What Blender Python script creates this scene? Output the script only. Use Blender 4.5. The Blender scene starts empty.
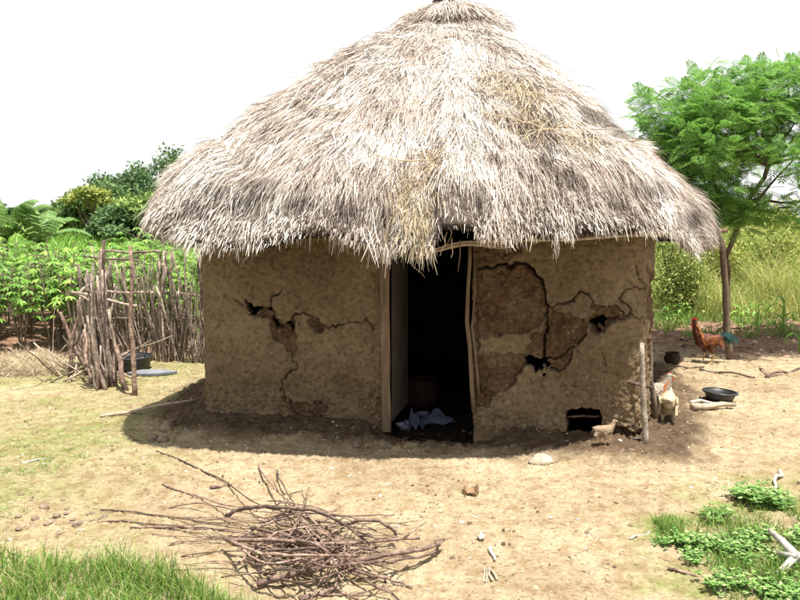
import bpy, math, random
import numpy as np
from mathutils import Vector, Matrix

S = bpy.context.scene
R = math.radians
# ------------------------------------------------------------------ camera
PITCH = R(5.86); FPX = 760.0; CZ = 1.7
cd = bpy.data.cameras.new('camera'); cam = bpy.data.objects.new('camera', cd)
S.collection.objects.link(cam); S.camera = cam
cam.location = (0, 0, CZ); cam.rotation_euler = (math.pi/2 - PITCH, 0, 0)
cd.sensor_width = 36; cd.lens = 36*FPX/800; cd.clip_end = 2000; cd.clip_start = .05
# ------------------------------------------------------------------ world, sun, exposure
SUN = Vector((.20, -.18, 1.0)).normalized()
el = math.asin(SUN.z); az = math.atan2(SUN.x, SUN.y)
W = bpy.data.worlds.new('World'); S.world = W; W.use_nodes = True
nt = W.node_tree; bg = nt.nodes['Background']
sky = nt.nodes.new('ShaderNodeTexSky'); sky.sky_type = 'NISHITA'; sky.sun_disc = False
sky.sun_elevation = el; sky.sun_rotation = az; sky.dust_density = 4.0; sky.air_density = 1.0; sky.ozone_density = 1.0
# thin bright tropical cloud veil over the whole sky
tc = nt.nodes.new('ShaderNodeTexCoord'); nz = nt.nodes.new('ShaderNodeTexNoise'); nz.inputs['Scale'].default_value = 2.2; nz.inputs['Detail'].default_value = 5
rp = nt.nodes.new('ShaderNodeValToRGB'); rp.color_ramp.elements[0].position = .25; rp.color_ramp.elements[0].color = (.86,)*3+(1,); rp.color_ramp.elements[1].position = .6; rp.color_ramp.elements[1].color = (.97,)*3+(1,)
mx = nt.nodes.new('ShaderNodeMix'); mx.data_type = 'RGBA'
nt.links.new(tc.outputs['Generated'], nz.inputs['Vector']); nt.links.new(nz.outputs['Fac'], rp.inputs['Fac'])
nt.links.new(rp.outputs['Color'], mx.inputs[0]); nt.links.new(sky.outputs['Color'], mx.inputs[6])
mx.inputs[7].default_value = (8.1, 8.2, 8.2, 1)
nt.links.new(mx.outputs[2], bg.inputs['Color']); bg.inputs['Strength'].default_value = .060
sl = bpy.data.lights.new('sun', 'SUN'); sl.energy = 4.6; sl.angle = R(.5); sl.color = (1, .955, .87)
so = bpy.data.objects.new('sun', sl); S.collection.objects.link(so); so.rotation_euler = SUN.to_track_quat('Z', 'Y').to_euler()
vs = S.view_settings; vs.view_transform = 'Standard'; vs.look = 'None'; vs.gamma = 1; vs.use_curve_mapping = False; vs.exposure = 1.25

# ------------------------------------------------------------------ helpers
rng = np.random.default_rng(7); random.seed(7)
col = S.collection
cp, sp = math.cos(PITCH), math.sin(PITCH)
def ray(px, py):
    u, v = (px-400)/FPX, (300-py)/FPX
    return Vector((u, cp+v*sp, -sp+v*cp))
def at(px, py, z=0.0):
    d = ray(px, py); k = (z-CZ)/d.z; return Vector((d.x*k, d.y*k, z))
def atd(px, py, Y):
    d = ray(px, py); k = Y/d.y; return Vector((d.x*k, Y, CZ+d.z*k))
def project(P):
    P = np.asarray(P, float); y = P[..., 1]; z = P[..., 2]-CZ
    f = y*cp - z*sp; u = y*sp + z*cp
    return 400+FPX*P[..., 0]/f, 300-FPX*u/f
def lattice(seed): return np.random.default_rng(seed).random((64, 64, ))
def vn(x, y, seed=0):
    L = lattice(seed); x = np.asarray(x, float); y = np.asarray(y, float)
    xi = np.floor(x).astype(int); yi = np.floor(y).astype(int); fx = x-xi; fy = y-yi
    fx = fx*fx*(3-2*fx); fy = fy*fy*(3-2*fy)
    a = L[xi%64, yi%64]; b = L[(xi+1)%64, yi%64]; c = L[xi%64, (yi+1)%64]; d = L[(xi+1)%64, (yi+1)%64]
    return (a*(1-fx)+b*fx)*(1-fy)+(c*(1-fx)+d*fx)*fy - .5
def fbm(x, y, f=1.0, o=4, seed=0, g=.5):
    r = 0; a = 1
    for k in range(o): r = r + a*vn(x*f+17.3*k, y*f+9.1*k, seed+k); f *= 2.03; a *= g
    return r
def sstep(a, b, x):
    t = np.clip((x-a)/(b-a), 0, 1); return t*t*(3-2*t)
def segdist(X, Y, pts, closed=False):
    d = np.full(np.shape(X), 1e9); n = len(pts)
    for i in range(n if closed else n-1):
        ax, ay = pts[i]; bx, by = pts[(i+1) % n]; dx, dy = bx-ax, by-ay
        t = np.clip(((X-ax)*dx+(Y-ay)*dy)/(dx*dx+dy*dy+1e-12), 0, 1)
        d = np.minimum(d, np.hypot(X-ax-t*dx, Y-ay-t*dy))
    return d
def inpoly(X, Y, pts):
    r = np.zeros(np.shape(X), bool); n = len(pts)
    for i in range(n):
        ax, ay = pts[i]; bx, by = pts[(i+1) % n]
        if ay == by: continue
        r ^= ((ay > Y) != (by > Y)) & (X < (bx-ax)*(Y-ay)/(by-ay)+ax)
    return r
def sdpoly(X, Y, pts):   # negative inside
    d = segdist(X, Y, pts, True); return np.where(inpoly(X, Y, pts), -d, d)
def catmull(pts, n, closed=True):
    P = np.array(pts, float); m = len(P); out = []
    rngs = range(m) if closed else range(m-1)
    for i in rngs:
        p0, p1, p2, p3 = (P[(i-1) % m], P[i], P[(i+1) % m], P[(i+2) % m]) if closed else (P[max(i-1, 0)], P[i], P[i+1], P[min(i+2, m-1)])
        for k in range(n):
            t = k/n; out.append(.5*((2*p1)+(-p0+p2)*t+(2*p0-5*p1+4*p2-p3)*t*t+(-p0+3*p1-3*p2+p3)*t**3))
    if not closed: out.append(P[-1])
    return np.array(out)

def link(name, me, mat=None, parent=None, smooth=True, flat=False):
    if mat is not None: me.materials.append(mat)
    if smooth and len(me.polygons):
        me.polygons.foreach_set('use_smooth', np.ones(len(me.polygons), bool))
    o = bpy.data.objects.new(name, me); col.objects.link(o)
    if parent is not None: o.parent = parent
    return o
def npmesh(name, V, F, attrs=None):
    V = np.ascontiguousarray(V, np.float32); F = np.ascontiguousarray(F, np.int32); n, k = F.shape
    me = bpy.data.meshes.new(name); me.vertices.add(len(V)); me.vertices.foreach_set('co', V.ravel())
    me.loops.add(n*k); me.loops.foreach_set('vertex_index', F.ravel())
    me.polygons.add(n); me.polygons.foreach_set('loop_start', np.arange(n, dtype=np.int32)*k)
    me.polygons.foreach_set('loop_total', np.full(n, k, np.int32))
    for a, v in (attrs or {}).items():
        at_ = me.attributes.new(a, 'FLOAT', 'POINT'); at_.data.foreach_set('value', np.ascontiguousarray(v, np.float32).ravel())
    me.update(calc_edges=True); return me
def tag(o, label=None, cat=None, group=None, kind=None):
    if label: o['label'] = label
    if cat: o['category'] = cat
    if group: o['group'] = group
    if kind: o['kind'] = kind
    return o
def empty(name, loc, label, cat, group=None, rz=0):
    o = bpy.data.objects.new(name, None); col.objects.link(o); o.location = loc; o.rotation_euler = (0, 0, rz)
    o.empty_display_size = .1
    return tag(o, label, cat, group)
def copy_tree(o, parent=None):
    c = o.copy(); col.objects.link(c); c.parent = parent
    for ch in [x for x in o.children]: copy_tree(ch, c)
    return c

class MB:
    def __init__(s): s.v = []; s.f = []
    def tube(s, path, rad, n=7, cap=True, squash=1.0):
        P = [Vector(p) for p in path]; m = len(P); b = len(s.v); up = None
        rad = rad if hasattr(rad, '__len__') else [rad]*m
        for i in range(m):
            d = (P[min(i+1, m-1)]-P[max(i-1, 0)]).normalized()
            if up is None: up = Vector((0, 0, 1)) if abs(d.z) < .9 else Vector((1, 0, 0))
            x = d.cross(up).normalized(); up = x.cross(d).normalized()
            for k in range(n):
                a = 2*math.pi*k/n; s.v.append(P[i]+(x*math.cos(a)+up*math.sin(a)*squash)*rad[i])
        for i in range(m-1):
            for k in range(n): s.f.append((b+i*n+k, b+i*n+(k+1) % n, b+(i+1)*n+(k+1) % n, b+(i+1)*n+k))
        if cap: s.f.append(tuple(b+k for k in reversed(range(n)))); s.f.append(tuple(b+(m-1)*n+k for k in range(n)))
        return s
    def lathe(s, prof, n=40, c=(0, 0, 0)):
        b = len(s.v); m = len(prof)
        for r, z in prof:
            for k in range(n): a = 2*math.pi*k/n; s.v.append(Vector((c[0]+r*math.cos(a), c[1]+r*math.sin(a), c[2]+z)))
        for i in range(m-1):
            for k in range(n): s.f.append((b+i*n+k, b+i*n+(k+1) % n, b+(i+1)*n+(k+1) % n, b+(i+1)*n+k))
        return s
    def ell(s, c, r, rot=None, n=14, m=10):
        b = len(s.v); M = rot or Matrix.Identity(3)
        for i in range(m+1):
            t = math.pi*i/m
            for k in range(n):
                a = 2*math.pi*k/n
                s.v.append(Vector(c)+M @ Vector((r[0]*math.sin(t)*math.cos(a), r[1]*math.sin(t)*math.sin(a), r[2]*math.cos(t))))
        for i in range(m):
            for k in range(n): s.f.append((b+i*n+k, b+(i+1)*n+k, b+(i+1)*n+(k+1) % n, b+i*n+(k+1) % n))
        return s
    def box(s, c, h, rot=None):
        b = len(s.v); M = rot or Matrix.Identity(3)
        for x in (-1, 1):
            for y in (-1, 1):
                for z in (-1, 1): s.v.append(Vector(c)+M @ Vector((x*h[0], y*h[1], z*h[2])))
        for f in ((0, 1, 3, 2), (4, 6, 7, 5), (0, 4, 5, 1), (2, 3, 7, 6), (0, 2, 6, 4), (1, 5, 7, 3)): s.f.append(tuple(b+i for i in f))
        return s
    def strip(s, pts, wd, n=None):  # ribbon along pts, widths wd, facing n
        b = len(s.v); P = [Vector(p) for p in pts]; m = len(P); n = Vector(n or (0, 0, 1))
        for i in range(m):
            d = (P[min(i+1, m-1)]-P[max(i-1, 0)]).normalized(); x = d.cross(n)
            x = x.normalized() if x.length > 1e-6 else Vector((1, 0, 0))
            s.v.append(P[i]-x*wd[i]/2); s.v.append(P[i]+x*wd[i]/2)
        for i in range(m-1): s.f.append((b+2*i, b+2*i+1, b+2*i+3, b+2*i+2))
        return s
    def mesh(s, name):
        me = bpy.data.meshes.new(name); me.from_pydata([tuple(v) for v in s.v], [], s.f); me.update(); return me
    def build(s, name, mat, parent=None, smooth=True): return link(name, s.mesh(name), mat, parent, smooth)

def crook(a, b, n=7, amp=.02, sag=0):
    a, b = Vector(a), Vector(b); d = (b-a); L = d.length; out = []
    px, pz = random.uniform(0, 9), random.uniform(0, 9)
    side = d.cross(Vector((0, 0, 1))); side = side.normalized() if side.length > .05*L else Vector((1, 0, 0)); up = side.cross(d).normalized()
    for i in range(n):
        t = i/(n-1); e = math.sin(math.pi*t)**.5 if 0 < t < 1 else 0
        out.append(a+d*t+side*amp*e*(math.sin(px+5*t)+.5*math.sin(px*2+11*t))+up*amp*e*(math.sin(pz+6*t)+.5*random.uniform(-1, 1))+Vector((0, 0, sag*4*t*(1-t))))
    return out

# ------------------------------------------------------------------ materials
def new_mat(name, rough=.9, spec=.2):
    m = bpy.data.materials.new(name); m.use_nodes = True; b = m.node_tree.nodes['Principled BSDF']
    b.inputs['Roughness'].default_value = rough; b.inputs['Specular IOR Level'].default_value = spec
    return m, m.node_tree, b
def N(nt, t, **k):
    n = nt.nodes.new(t)
    for a, v in k.items(): setattr(n, a, v)
    return n
def noise(nt, vec, scale, detail=4, rough=.55):
    n = N(nt, 'ShaderNodeTexNoise'); n.inputs['Scale'].default_value = scale; n.inputs['Detail'].default_value = detail; n.inputs['Roughness'].default_value = rough
    if vec is not None: nt.links.new(vec, n.inputs['Vector'])
    return n.outputs['Fac']
def ramp(nt, fac, stops):
    r = N(nt, 'ShaderNodeValToRGB'); e = r.color_ramp.elements
    while len(e) < len(stops): e.new(.5)
    for i, (p, c) in enumerate(stops): e[i].position = p; e[i].color = tuple(c)+(1,)
    nt.links.new(fac, r.inputs['Fac']); return r.outputs['Color']
def mixc(nt, f, a, b, mode='MIX'):
    m = N(nt, 'ShaderNodeMix', data_type='RGBA', blend_type=mode)
    for i, v in ((0, f), (6, a), (7, b)):
        if isinstance(v, (int, float)): m.inputs[i].default_value = v
        elif isinstance(v, tuple): m.inputs[i].default_value = v+(1,) if len(v) == 3 else v
        else: nt.links.new(v, m.inputs[i])
    return m.outputs[2]
def mathn(nt, op, a, b=0.0, clamp=False):
    m = N(nt, 'ShaderNodeMath', operation=op, use_clamp=clamp)
    for i, v in ((0, a), (1, b)):
        if isinstance(v, (int, float)): m.inputs[i].default_value = v
        else: nt.links.new(v, m.inputs[i])
    return m.outputs[0]
def attr(nt, name): n = N(nt, 'ShaderNodeAttribute', attribute_name=name); return n.outputs['Fac']
def bump(nt, b, h, strength=.5, dist=.01):
    n = N(nt, 'ShaderNodeBump'); n.inputs['Strength'].default_value = strength; n.inputs['Distance'].default_value = dist
    nt.links.new(h, n.inputs['Height']); nt.links.new(n.outputs[0], b.inputs['Normal'])
def objco(nt): return N(nt, 'ShaderNodeTexCoord').outputs['Object']

def mottled(name, c1, c2, scale=12, rough=.9, spec=.2, bs=.4, c3=None, stretch=None, perobj=False):
    m, t, b = new_mat(name, rough, spec); v = objco(t)
    if stretch:
        mp = N(t, 'ShaderNodeMapping'); mp.inputs['Scale'].default_value = stretch; t.links.new(v, mp.inputs['Vector']); v = mp.outputs[0]
    f = noise(t, v, scale, 6, .65)
    c = ramp(t, f, [(.3, c1), (.7, c2)] if c3 is None else [(.28, c1), (.5, c2), (.72, c3)])
    if perobj:
        oi = N(t, 'ShaderNodeObjectInfo').outputs['Random']
        c = mixc(t, 1.0, c, ramp(t, oi, [(0, (.5, .48, .46)), (.6, (1, .95, .9)), (1, (1.75, 1.68, 1.6))]), 'MULTIPLY')
    t.links.new(c, b.inputs['Base Color']); bump(t, b, noise(t, v, scale*3, 5), bs, .01); return m

def island(name, stops, rough=.8, spec=.2, trans=0.0, obj=False, tint=None, rot=False):
    """one colour per strand / leaf, from its mesh island; optional leaf translucency"""
    m, t, b = new_mat(name, rough, spec); g = N(t, 'ShaderNodeNewGeometry').outputs['Random Per Island']
    c = ramp(t, g, stops)
    if obj:
        oi = N(t, 'ShaderNodeObjectInfo').outputs['Random']
        c = mixc(t, 1.0, c, ramp(t, oi, [(0, (.75, .8, .8)), (1, (1.3, 1.2, 1.1))]), 'MULTIPLY')
    if rot: c = mixc(t, mathn(t, 'MULTIPLY', attr(t, 'rot'), .9), c, mixc(t, 1.0, c, (.05, .036, .038), 'MULTIPLY'))
    if tint: c = mixc(t, ramp(t, noise(t, objco(t), tint[0], 3), [(.42, (0, 0, 0)), (.6, (1, 1, 1))]), c, mixc(t, 1.0, c, tint[1], 'MULTIPLY'))
    t.links.new(c, b.inputs['Base Color'])
    if trans:
        tr = N(t, 'ShaderNodeBsdfTranslucent'); t.links.new(c, tr.inputs['Color'])
        ms = N(t, 'ShaderNodeMixShader'); ms.inputs[0].default_value = trans
        t.links.new(b.outputs[0], ms.inputs[1]); t.links.new(tr.outputs[0], ms.inputs[2])
        t.links.new(ms.outputs[0], t.nodes['Material Output'].inputs['Surface'])
    return m

M = {}
M['straw'] = island('thatch straw', [(0, (.018, .012, .013)), (.14, (.10, .068, .062)), (.25, (.46, .39, .35)), (.5, (.76, .71, .655)), (1, (.90, .86, .79))], .75, .25, 0, tint=(1.9, (.74, .68, .65)), rot=True)
M['straw_gold'] = island('fresh golden straw', [(0, (.16, .115, .07)), (.5, (.40, .32, .205)), (1, (.62, .53, .39))], .75, .25)
M['tuft'] = mottled('dark bound tuft', (.03, .025, .03), (.10, .085, .09), 40, bs=.8)
M['strawbed'] = mottled('chopped straw bed', (.22, .17, .10), (.44, .36, .23), 30, bs=1.0)
M['thatch_bed'] = mottled('thatch bed', (.05, .035, .028), (.16, .12, .10), 40, bs=.8)
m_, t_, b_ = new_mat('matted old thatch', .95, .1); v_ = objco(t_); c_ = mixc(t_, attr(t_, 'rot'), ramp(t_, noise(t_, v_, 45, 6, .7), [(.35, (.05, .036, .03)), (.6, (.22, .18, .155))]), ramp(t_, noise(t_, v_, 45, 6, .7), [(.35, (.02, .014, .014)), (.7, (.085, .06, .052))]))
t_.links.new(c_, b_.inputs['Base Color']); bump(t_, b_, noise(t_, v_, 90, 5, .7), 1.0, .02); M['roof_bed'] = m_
M['leaf_tree'] = island('feathery leaf', [(0, (.06, .17, .035)), (.5, (.16, .36, .07)), (1, (.36, .56, .13))], .6, .3, .35)
M['leaf_dark'] = island('dark tree leaf', [(0, (.05, .10, .045)), (.5, (.10, .18, .07)), (1, (.18, .28, .10))], .6, .3, .3, obj=True)  # far-tree greens paled a little in place of distance haze
M['leaf_bush'] = island('bush leaf', [(0, (.12, .20, .04)), (.5, (.32, .38, .09)), (1, (.58, .56, .20))], .6, .3, .35, obj=True)
M['leaf_mid'] = island('mid green leaf', [(0, (.07, .13, .04)), (.5, (.15, .24, .07)), (1, (.26, .36, .11))], .6, .3, .3, obj=True)
M['leaf_cassava'] = island('cassava leaf', [(0, (.07, .19, .03)), (.5, (.17, .35, .05)), (1, (.34, .50, .12))], .5, .4, .35, obj=True)
M['leaf_maize'] = island('maize leaf', [(0, (.10, .25, .03)), (1, (.26, .46, .08))], .5, .4, .4, obj=True)
M['leaf_banana'] = island('banana leaf', [(0, (.10, .20, .05)), (1, (.18, .29, .08))], .5, .35, .35)
M['grass'] = island('lawn grass blade', [(0, (.05, .13, .02)), (.4, (.12, .25, .035)), (.8, (.23, .36, .07)), (1, (.50, .46, .22))], .6, .3, .35)
M['drygrass'] = island('tall dry grass blade', [(0, (.14, .25, .04)), (.35, (.33, .40, .09)), (.7, (.55, .54, .20)), (1, (.70, .62, .34))], .7, .2, .3)
M['weed'] = island('weed leaf', [(0, (.06, .16, .03)), (.6, (.17, .32, .07)), (1, (.36, .46, .2))], .6, .3, .3)
M['bark'] = mottled('bark', (.09, .06, .045), (.22, .17, .13), 25, bs=.8, stretch=(1, 1, .25))
M['stick'] = mottled('weathered stick', (.05, .032, .028), (.16, .112, .092), 22, bs=.8, c3=(.36, .28, .24), perobj=True)
M['stake'] = mottled('fence stake', (.06, .047, .04), (.21, .17, .145), 16, bs=.9, c3=(.46, .40, .35), perobj=True)
M['palewood'] = mottled('pale peeled wood', (.24, .18, .125), (.47, .385, .29), 20, bs=.6)
M['greywood'] = mottled('grey bleached branch', (.24, .215, .19), (.50, .47, .42), 25, bs=.5)
M['barkwhite'] = mottled('pale flaking bark', (.12, .09, .065), (.30, .25, .20), 18, bs=.8, c3=(.50, .45, .38))
M['doorwood'] = mottled('door jamb wood', (.10, .066, .042), (.22, .155, .10), 9, bs=.5, stretch=(3, 3, .4))
M['doorleaf'] = mottled('grey weathered door', (.06, .05, .038), (.135, .112, .085), 6, rough=.8, spec=.2, bs=.4, stretch=(3, 3, .5))
M['black'] = mottled('black plastic', (.012, .012, .014), (.035, .036, .04), 8, rough=.4, spec=.5, bs=.1)
M['slab'] = mottled('grey slate sheet', (.10, .11, .13), (.22, .23, .26), 12)
M['stone'] = mottled('stone', (.26, .21, .15), (.50, .43, .33), 14, bs=.8)
M['stonedark'] = mottled('brown stone', (.14, .10, .075), (.28, .21, .15), 14, bs=.8)
M['cloth'] = mottled('pale blue cloth', (.08, .10, .15), (.18, .21, .28), 6, bs=.3)
M['enamel'] = mottled('enamel', (.3, .36, .45), (.5, .55, .6), 4, rough=.3, spec=.5, bs=.05)
M['clay'] = mottled('dark clay', (.02, .013, .01), (.06, .035, .025), 12)
M['leafdead'] = mottled('dead leaf', (.12, .07, .04), (.36, .24, .14), 18)
M['husk'] = mottled('white husk', (.34, .30, .24), (.60, .55, .47), 20)
M['comb'] = mottled('red comb', (.42, .02, .015), (.6, .05, .03), 30, rough=.5)
M['beak'] = mottled('horn beak', (.45, .32, .12), (.6, .45, .2), 30, rough=.5)
M['eye'] = mottled('eye', (.02, .01, .005), (.04, .02, .01), 30, rough=.2)

# mud of the wall: smooth grey-tan plaster, exposed reddish daub (attribute 'daub'), pale grit
def mud_material():
    m, t, b = new_mat('mud plaster', .95, .12); v = objco(t)
    big = noise(t, v, 1.7, 5); fine = noise(t, v, 26, 6, .7)
    plaster = ramp(t, big, [(.3, (.15, .108, .064)), (.55, (.215, .160, .098)), (.75, (.285, .220, .14))])
    daub = ramp(t, noise(t, v, 7, 6, .7), [(.3, (.075, .043, .024)), (.7, (.175, .108, .062))])
    c = mixc(t, attr(t, 'daub'), plaster, daub); c = mixc(t, attr(t, 'indoor_shade'), c, (.028, .021, .016))  # inner wall face painted near black to stand for the unlit interior
    c = mixc(t, 1.0, c, ramp(t, fine, [(.32, (.50, .47, .45)), (.5, (1, 1, 1)), (.68, (1.33, 1.29, 1.26))]), 'MULTIPLY')
    vo = N(t, 'ShaderNodeTexVoronoi'); vo.inputs['Scale'].default_value = 30; t.links.new(mixc(t, .03, v, N(t, 'ShaderNodeTexNoise').outputs['Color']), vo.inputs['Vector'])
    sel = N(t, 'ShaderNodeTexWhiteNoise'); t.links.new(vo.outputs['Position'], sel.inputs['Vector'])
    spot = mathn(t, 'MULTIPLY', mathn(t, 'LESS_THAN', vo.outputs['Distance'], mathn(t, 'MULTIPLY', sel.outputs['Value'], .30)), mathn(t, 'GREATER_THAN', sel.outputs['Value'], .72))
    spot = mathn(t, 'MULTIPLY', spot, attr(t, 'grit'))
    c = mixc(t, mathn(t, 'MULTIPLY', spot, .6), c, (.34, .28, .20))
    t.links.new(c, b.inputs['Base Color'])
    h = mathn(t, 'ADD', mathn(t, 'MULTIPLY', fine, 1.0), mathn(t, 'MULTIPLY', spot, .6))
    h = mathn(t, 'ADD', h, mathn(t, 'MULTIPLY', noise(t, v, 90, 4, .7), .5))
    bump(t, b, h, 1.0, .022); return m
M['mud'] = mud_material()
def ground_material():
    m, t, b = new_mat('trodden earth', .97, .1); v = objco(t)
    dirt = ramp(t, noise(t, v, 1.1, 6, .6), [(.3, (.235, .180, .114)), (.55, (.318, .260, .172)), (.75, (.39, .332, .232))])
    mud = ramp(t, noise(t, v, 3, 6, .6), [(.3, (.062, .043, .028)), (.7, (.13, .092, .06))])  # apron mud, its tone lowered further to deepen the eave shadow
    soil = ramp(t, noise(t, v, 4, 6, .7), [(.3, (.11, .062, .042)), (.7, (.27, .18, .13))])
    green = ramp(t, noise(t, v, 6, 6, .7), [(.35, (.23, .20, .10)), (.6, (.14, .18, .05))])
    far = ramp(t, noise(t, v, .8, 5), [(.3, (.11, .17, .04)), (.7, (.2, .27, .07))])
    c = mixc(t, attr(t, 'green'), dirt, green); c = mixc(t, attr(t, 'soil'), c, soil)
    c = mixc(t, attr(t, 'mud'), c, mud); c = mixc(t, attr(t, 'far'), c, far); c = mixc(t, attr(t, 'indoor_shade'), c, (.03, .022, .017))  # last mix blackens the hut floor: indoor darkness put into its colour
    f = noise(t, v, 38, 8, .75)
    c = mixc(t, 1.0, c, ramp(t, f, [(.32, (.34, .27, .21)), (.44, (.90, .87, .84)), (.55, (1.05, 1.05, 1.05)), (.72, (1.35, 1.33, 1.28))]), 'MULTIPLY')
    g2 = noise(t, v, 9, 5, .6)
    c = mixc(t, 1.0, c, ramp(t, g2, [(.35, (.76, .68, .60)), (.55, (1.04, 1.04, 1.04))]), 'MULTIPLY')
    t.links.new(c, b.inputs['Base Color'])
    bump(t, b, mathn(t, 'ADD', f, mathn(t, 'MULTIPLY', g2, 1.6)), .8, .014); return m
M['ground'] = ground_material()

# ------------------------------------------------------------------ hut plan
fr = [at(201, 411, .09), at(240, 413, .09), at(300, 415, .09), at(380, 419, .09), at(475, 426, .07), at(560, 433, .06), at(625, 441, .05)]
FP = [(p.x, p.y) for p in fr]
RC = (2.0, 5.92)
plan_ctrl = [(-1.72, 6.95)] + [(FP[0][0]+.035, FP[0][1]+.06)] + FP[1:] + [(1.93, 5.82), (2.03, 6.05), (2.2, 6.6), (2.5, 7.6), (2.68, 8.5), (2.5, 9.0), (1.8, 9.3), (.5, 9.5), (-.7, 9.3), (-1.45, 8.8), (-1.65, 8.0)]
PLAN = catmull(plan_ctrl, 24)
seg = np.hypot(*(np.roll(PLAN, -1, 0)-PLAN).T); CUM = np.concatenate([[0], np.cumsum(seg)]); PER = CUM[-1]
PLANc = np.vstack([PLAN, PLAN[:1]])
def plan_at(s): return np.stack([np.interp(s, CUM, PLANc[:, 0]), np.interp(s, CUM, PLANc[:, 1])], -1)
def wall_nrm(s):
    a, b = plan_at((s-.03) % PER), plan_at((s+.03) % PER); d = b-a; d /= np.linalg.norm(d, axis=-1, keepdims=True)
    return np.stack([d[..., 1], -d[..., 0]], -1)      # outward

# ------------------------------------------------------------------ ground
def wall_dist(x, y):
    return sdpoly(x, y, [tuple(p) for p in PLAN[::6]])
def gh(x, y):
    x = np.asarray(x, float); y = np.asarray(y, float)
    d = wall_dist(x, y)
    dg = (1-sstep(.30, .62, np.abs(x-.30-.0*(y-6))))*(1-sstep(.10, .45, d)); inn_ = sstep(0, -.12, d)
    h = .035*fbm(x, y, .7, 3, 11)+.014*fbm(x, y, 4.5, 3, 21)
    ap = .08*(1-sstep(.02, .62+.2*vn(x*1.5, y*1.5, 5), d)); h = h*(.35+.65*sstep(0, .6, d))+ap*(1-dg)-.075*dg; h = h*(1-inn_)-.15*inn_
    h = h+.10*sstep(9.6, 11.5, y)*(.5+fbm(x, y, 1.6, 3, 31))*sstep(2, 3.2, np.abs(x-.3))
    far = sstep(16, 60, y); h = h+far*(1.3+1.2*fbm(x, y, .03, 3, 41))+far*sstep(-5, -25, x)*1.5
    return h
def gz(x, y): return float(gh(np.array([x]), np.array([y]))[0])
def axis(lo, hi, f0, f1, step, g=1.09):
    a = list(np.arange(f0, f1, step)); k = step; p = a[-1]
    while p < hi: k *= g; p += k; a.append(p)
    k = step; p = a[0]
    while p > lo: k *= g; p -= k; a.insert(0, p)
    return np.array(a)
gx = axis(-500, 500, -3.4, 4.2, .017); gy = axis(-60, 900, 3.0, 10.2, .018, 1.07)
GX, GY = np.meshgrid(gx, gy); GZ = gh(GX, GY)
near = (1-sstep(9, 13, GY))*(1-sstep(4, 6, np.abs(GX)))
GZ = GZ+near*(1+1.2*(wall_dist(GX, GY) < .5))*(.011*fbm(GX, GY, 18, 3, 51)+.007*np.maximum(0, fbm(GX, GY, 38, 2, 61)-.1)*4)
WD = wall_dist(GX, GY)
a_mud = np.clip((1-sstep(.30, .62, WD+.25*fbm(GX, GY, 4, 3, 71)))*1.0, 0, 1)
lim = 9.5+.8*fbm(GX, GY, .9, 3, 81)
a_soil = sstep(0, .6, GY-lim)*sstep(1.2, 1.6, np.abs(GX-.3))*(1-sstep(15, 17, GY))
lft = sstep(-1.2, -3.0, GX+.28*(GY-5)*0+.8*fbm(GX, GY, 1.2, 3, 91))
a_green = np.clip(lft*.75*(fbm(GX, GY, 2.4, 4, 95)+.65), 0, 1)
px, py = project(np.stack([GX, GY, GZ], -1))
a_green = np.maximum(a_green, sstep(40, -10, sdpoly(np.where(GY > 1, px, 1e4), py, [(640, 520), (730, 490), (900, 470), (1000, 700), (650, 700)]))*np.clip(.45+1.3*fbm(GX, GY, 5, 4, 97), 0, .8))
a_far = sstep(13.5, 15.5, GY)
nx, ny = len(gx), len(gy); idx = np.arange(nx*ny).reshape(ny, nx)
F = np.stack([idx[:-1, :-1], idx[:-1, 1:], idx[1:, 1:], idx[1:, :-1]], -1).reshape(-1, 4)
me = npmesh('ground', np.stack([GX, GY, GZ], -1).reshape(-1, 3), F, {'mud': a_mud, 'soil': a_soil, 'green': a_green, 'far': a_far, 'indoor_shade': sstep(-.04, -.14, WD)})
tag(link('ground', me, M['ground']), kind='structure')

# ------------------------------------------------------------------ the hut
HUT = empty('mud_hut', (.4, 7.6, 0), 'round mud walled hut with a shaggy grey thatched roof and an open dark doorway', 'hut')
HL = Vector(HUT.location)
def hb(mb, name, mat, parent=None, smooth=True):
    """mesh built in world coordinates, made local to the hut base"""
    o = mb.build(name, mat, parent or HUT, smooth)
    off = -HL if (parent is None) else Vector((0, 0, 0))
    if parent is None: o.data.transform(Matrix.Translation(off))
    else: o.data.transform(Matrix.Translation(-HL))
    return o
WTOP = 1.78
def sof(px_):   # arc length where the wall front is seen at column px
    ss = np.linspace(0, CUM[24*9], 4000); P = plan_at(ss); X, _ = project(np.column_stack([P, np.full(len(P), 1.0)]))
    return ss[np.argmin(np.abs(X-px_))]
s_front_end = CUM[24*12]
S1 = np.arange(0, s_front_end, .0065); S2 = np.linspace(s_front_end, PER, 190)[:-1]
SS = np.concatenate([S1, S2]); ZZ = np.linspace(-.2, WTOP, 280)
P2 = plan_at(SS); NN = wall_nrm(SS)
ns, nz_ = len(SS), len(ZZ)
SG, ZG = np.meshgrid(SS, ZZ)
BX = np.broadcast_to(P2[:, 0], SG.shape); BY = np.broadcast_to(P2[:, 1], SG.shape)
NX = np.broadcast_to(NN[:, 0], SG.shape); NY = np.broadcast_to(NN[:, 1], SG.shape)
PX, PY = project(np.stack([BX, BY, ZG], -1)); front = SG < s_front_end
PX = np.where(front, PX, 5000)
wob = 2.0; PXw = PX+wob*fbm(SG, ZG, 14, 3, 101)*3; PYw = PY+wob*fbm(SG, ZG, 14, 3, 111)*3
disp = .03*fbm(SG, ZG, 1.3, 3, 121)+.012*fbm(SG, ZG, 6, 4, 131)+.014*fbm(SG, ZG, 24, 4, 141)
daub = np.zeros_like(SG); grit = .35+.6*sstep(1.15, .5, ZG)
rough = .012*fbm(SG, ZG, 35, 4, 151)
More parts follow.
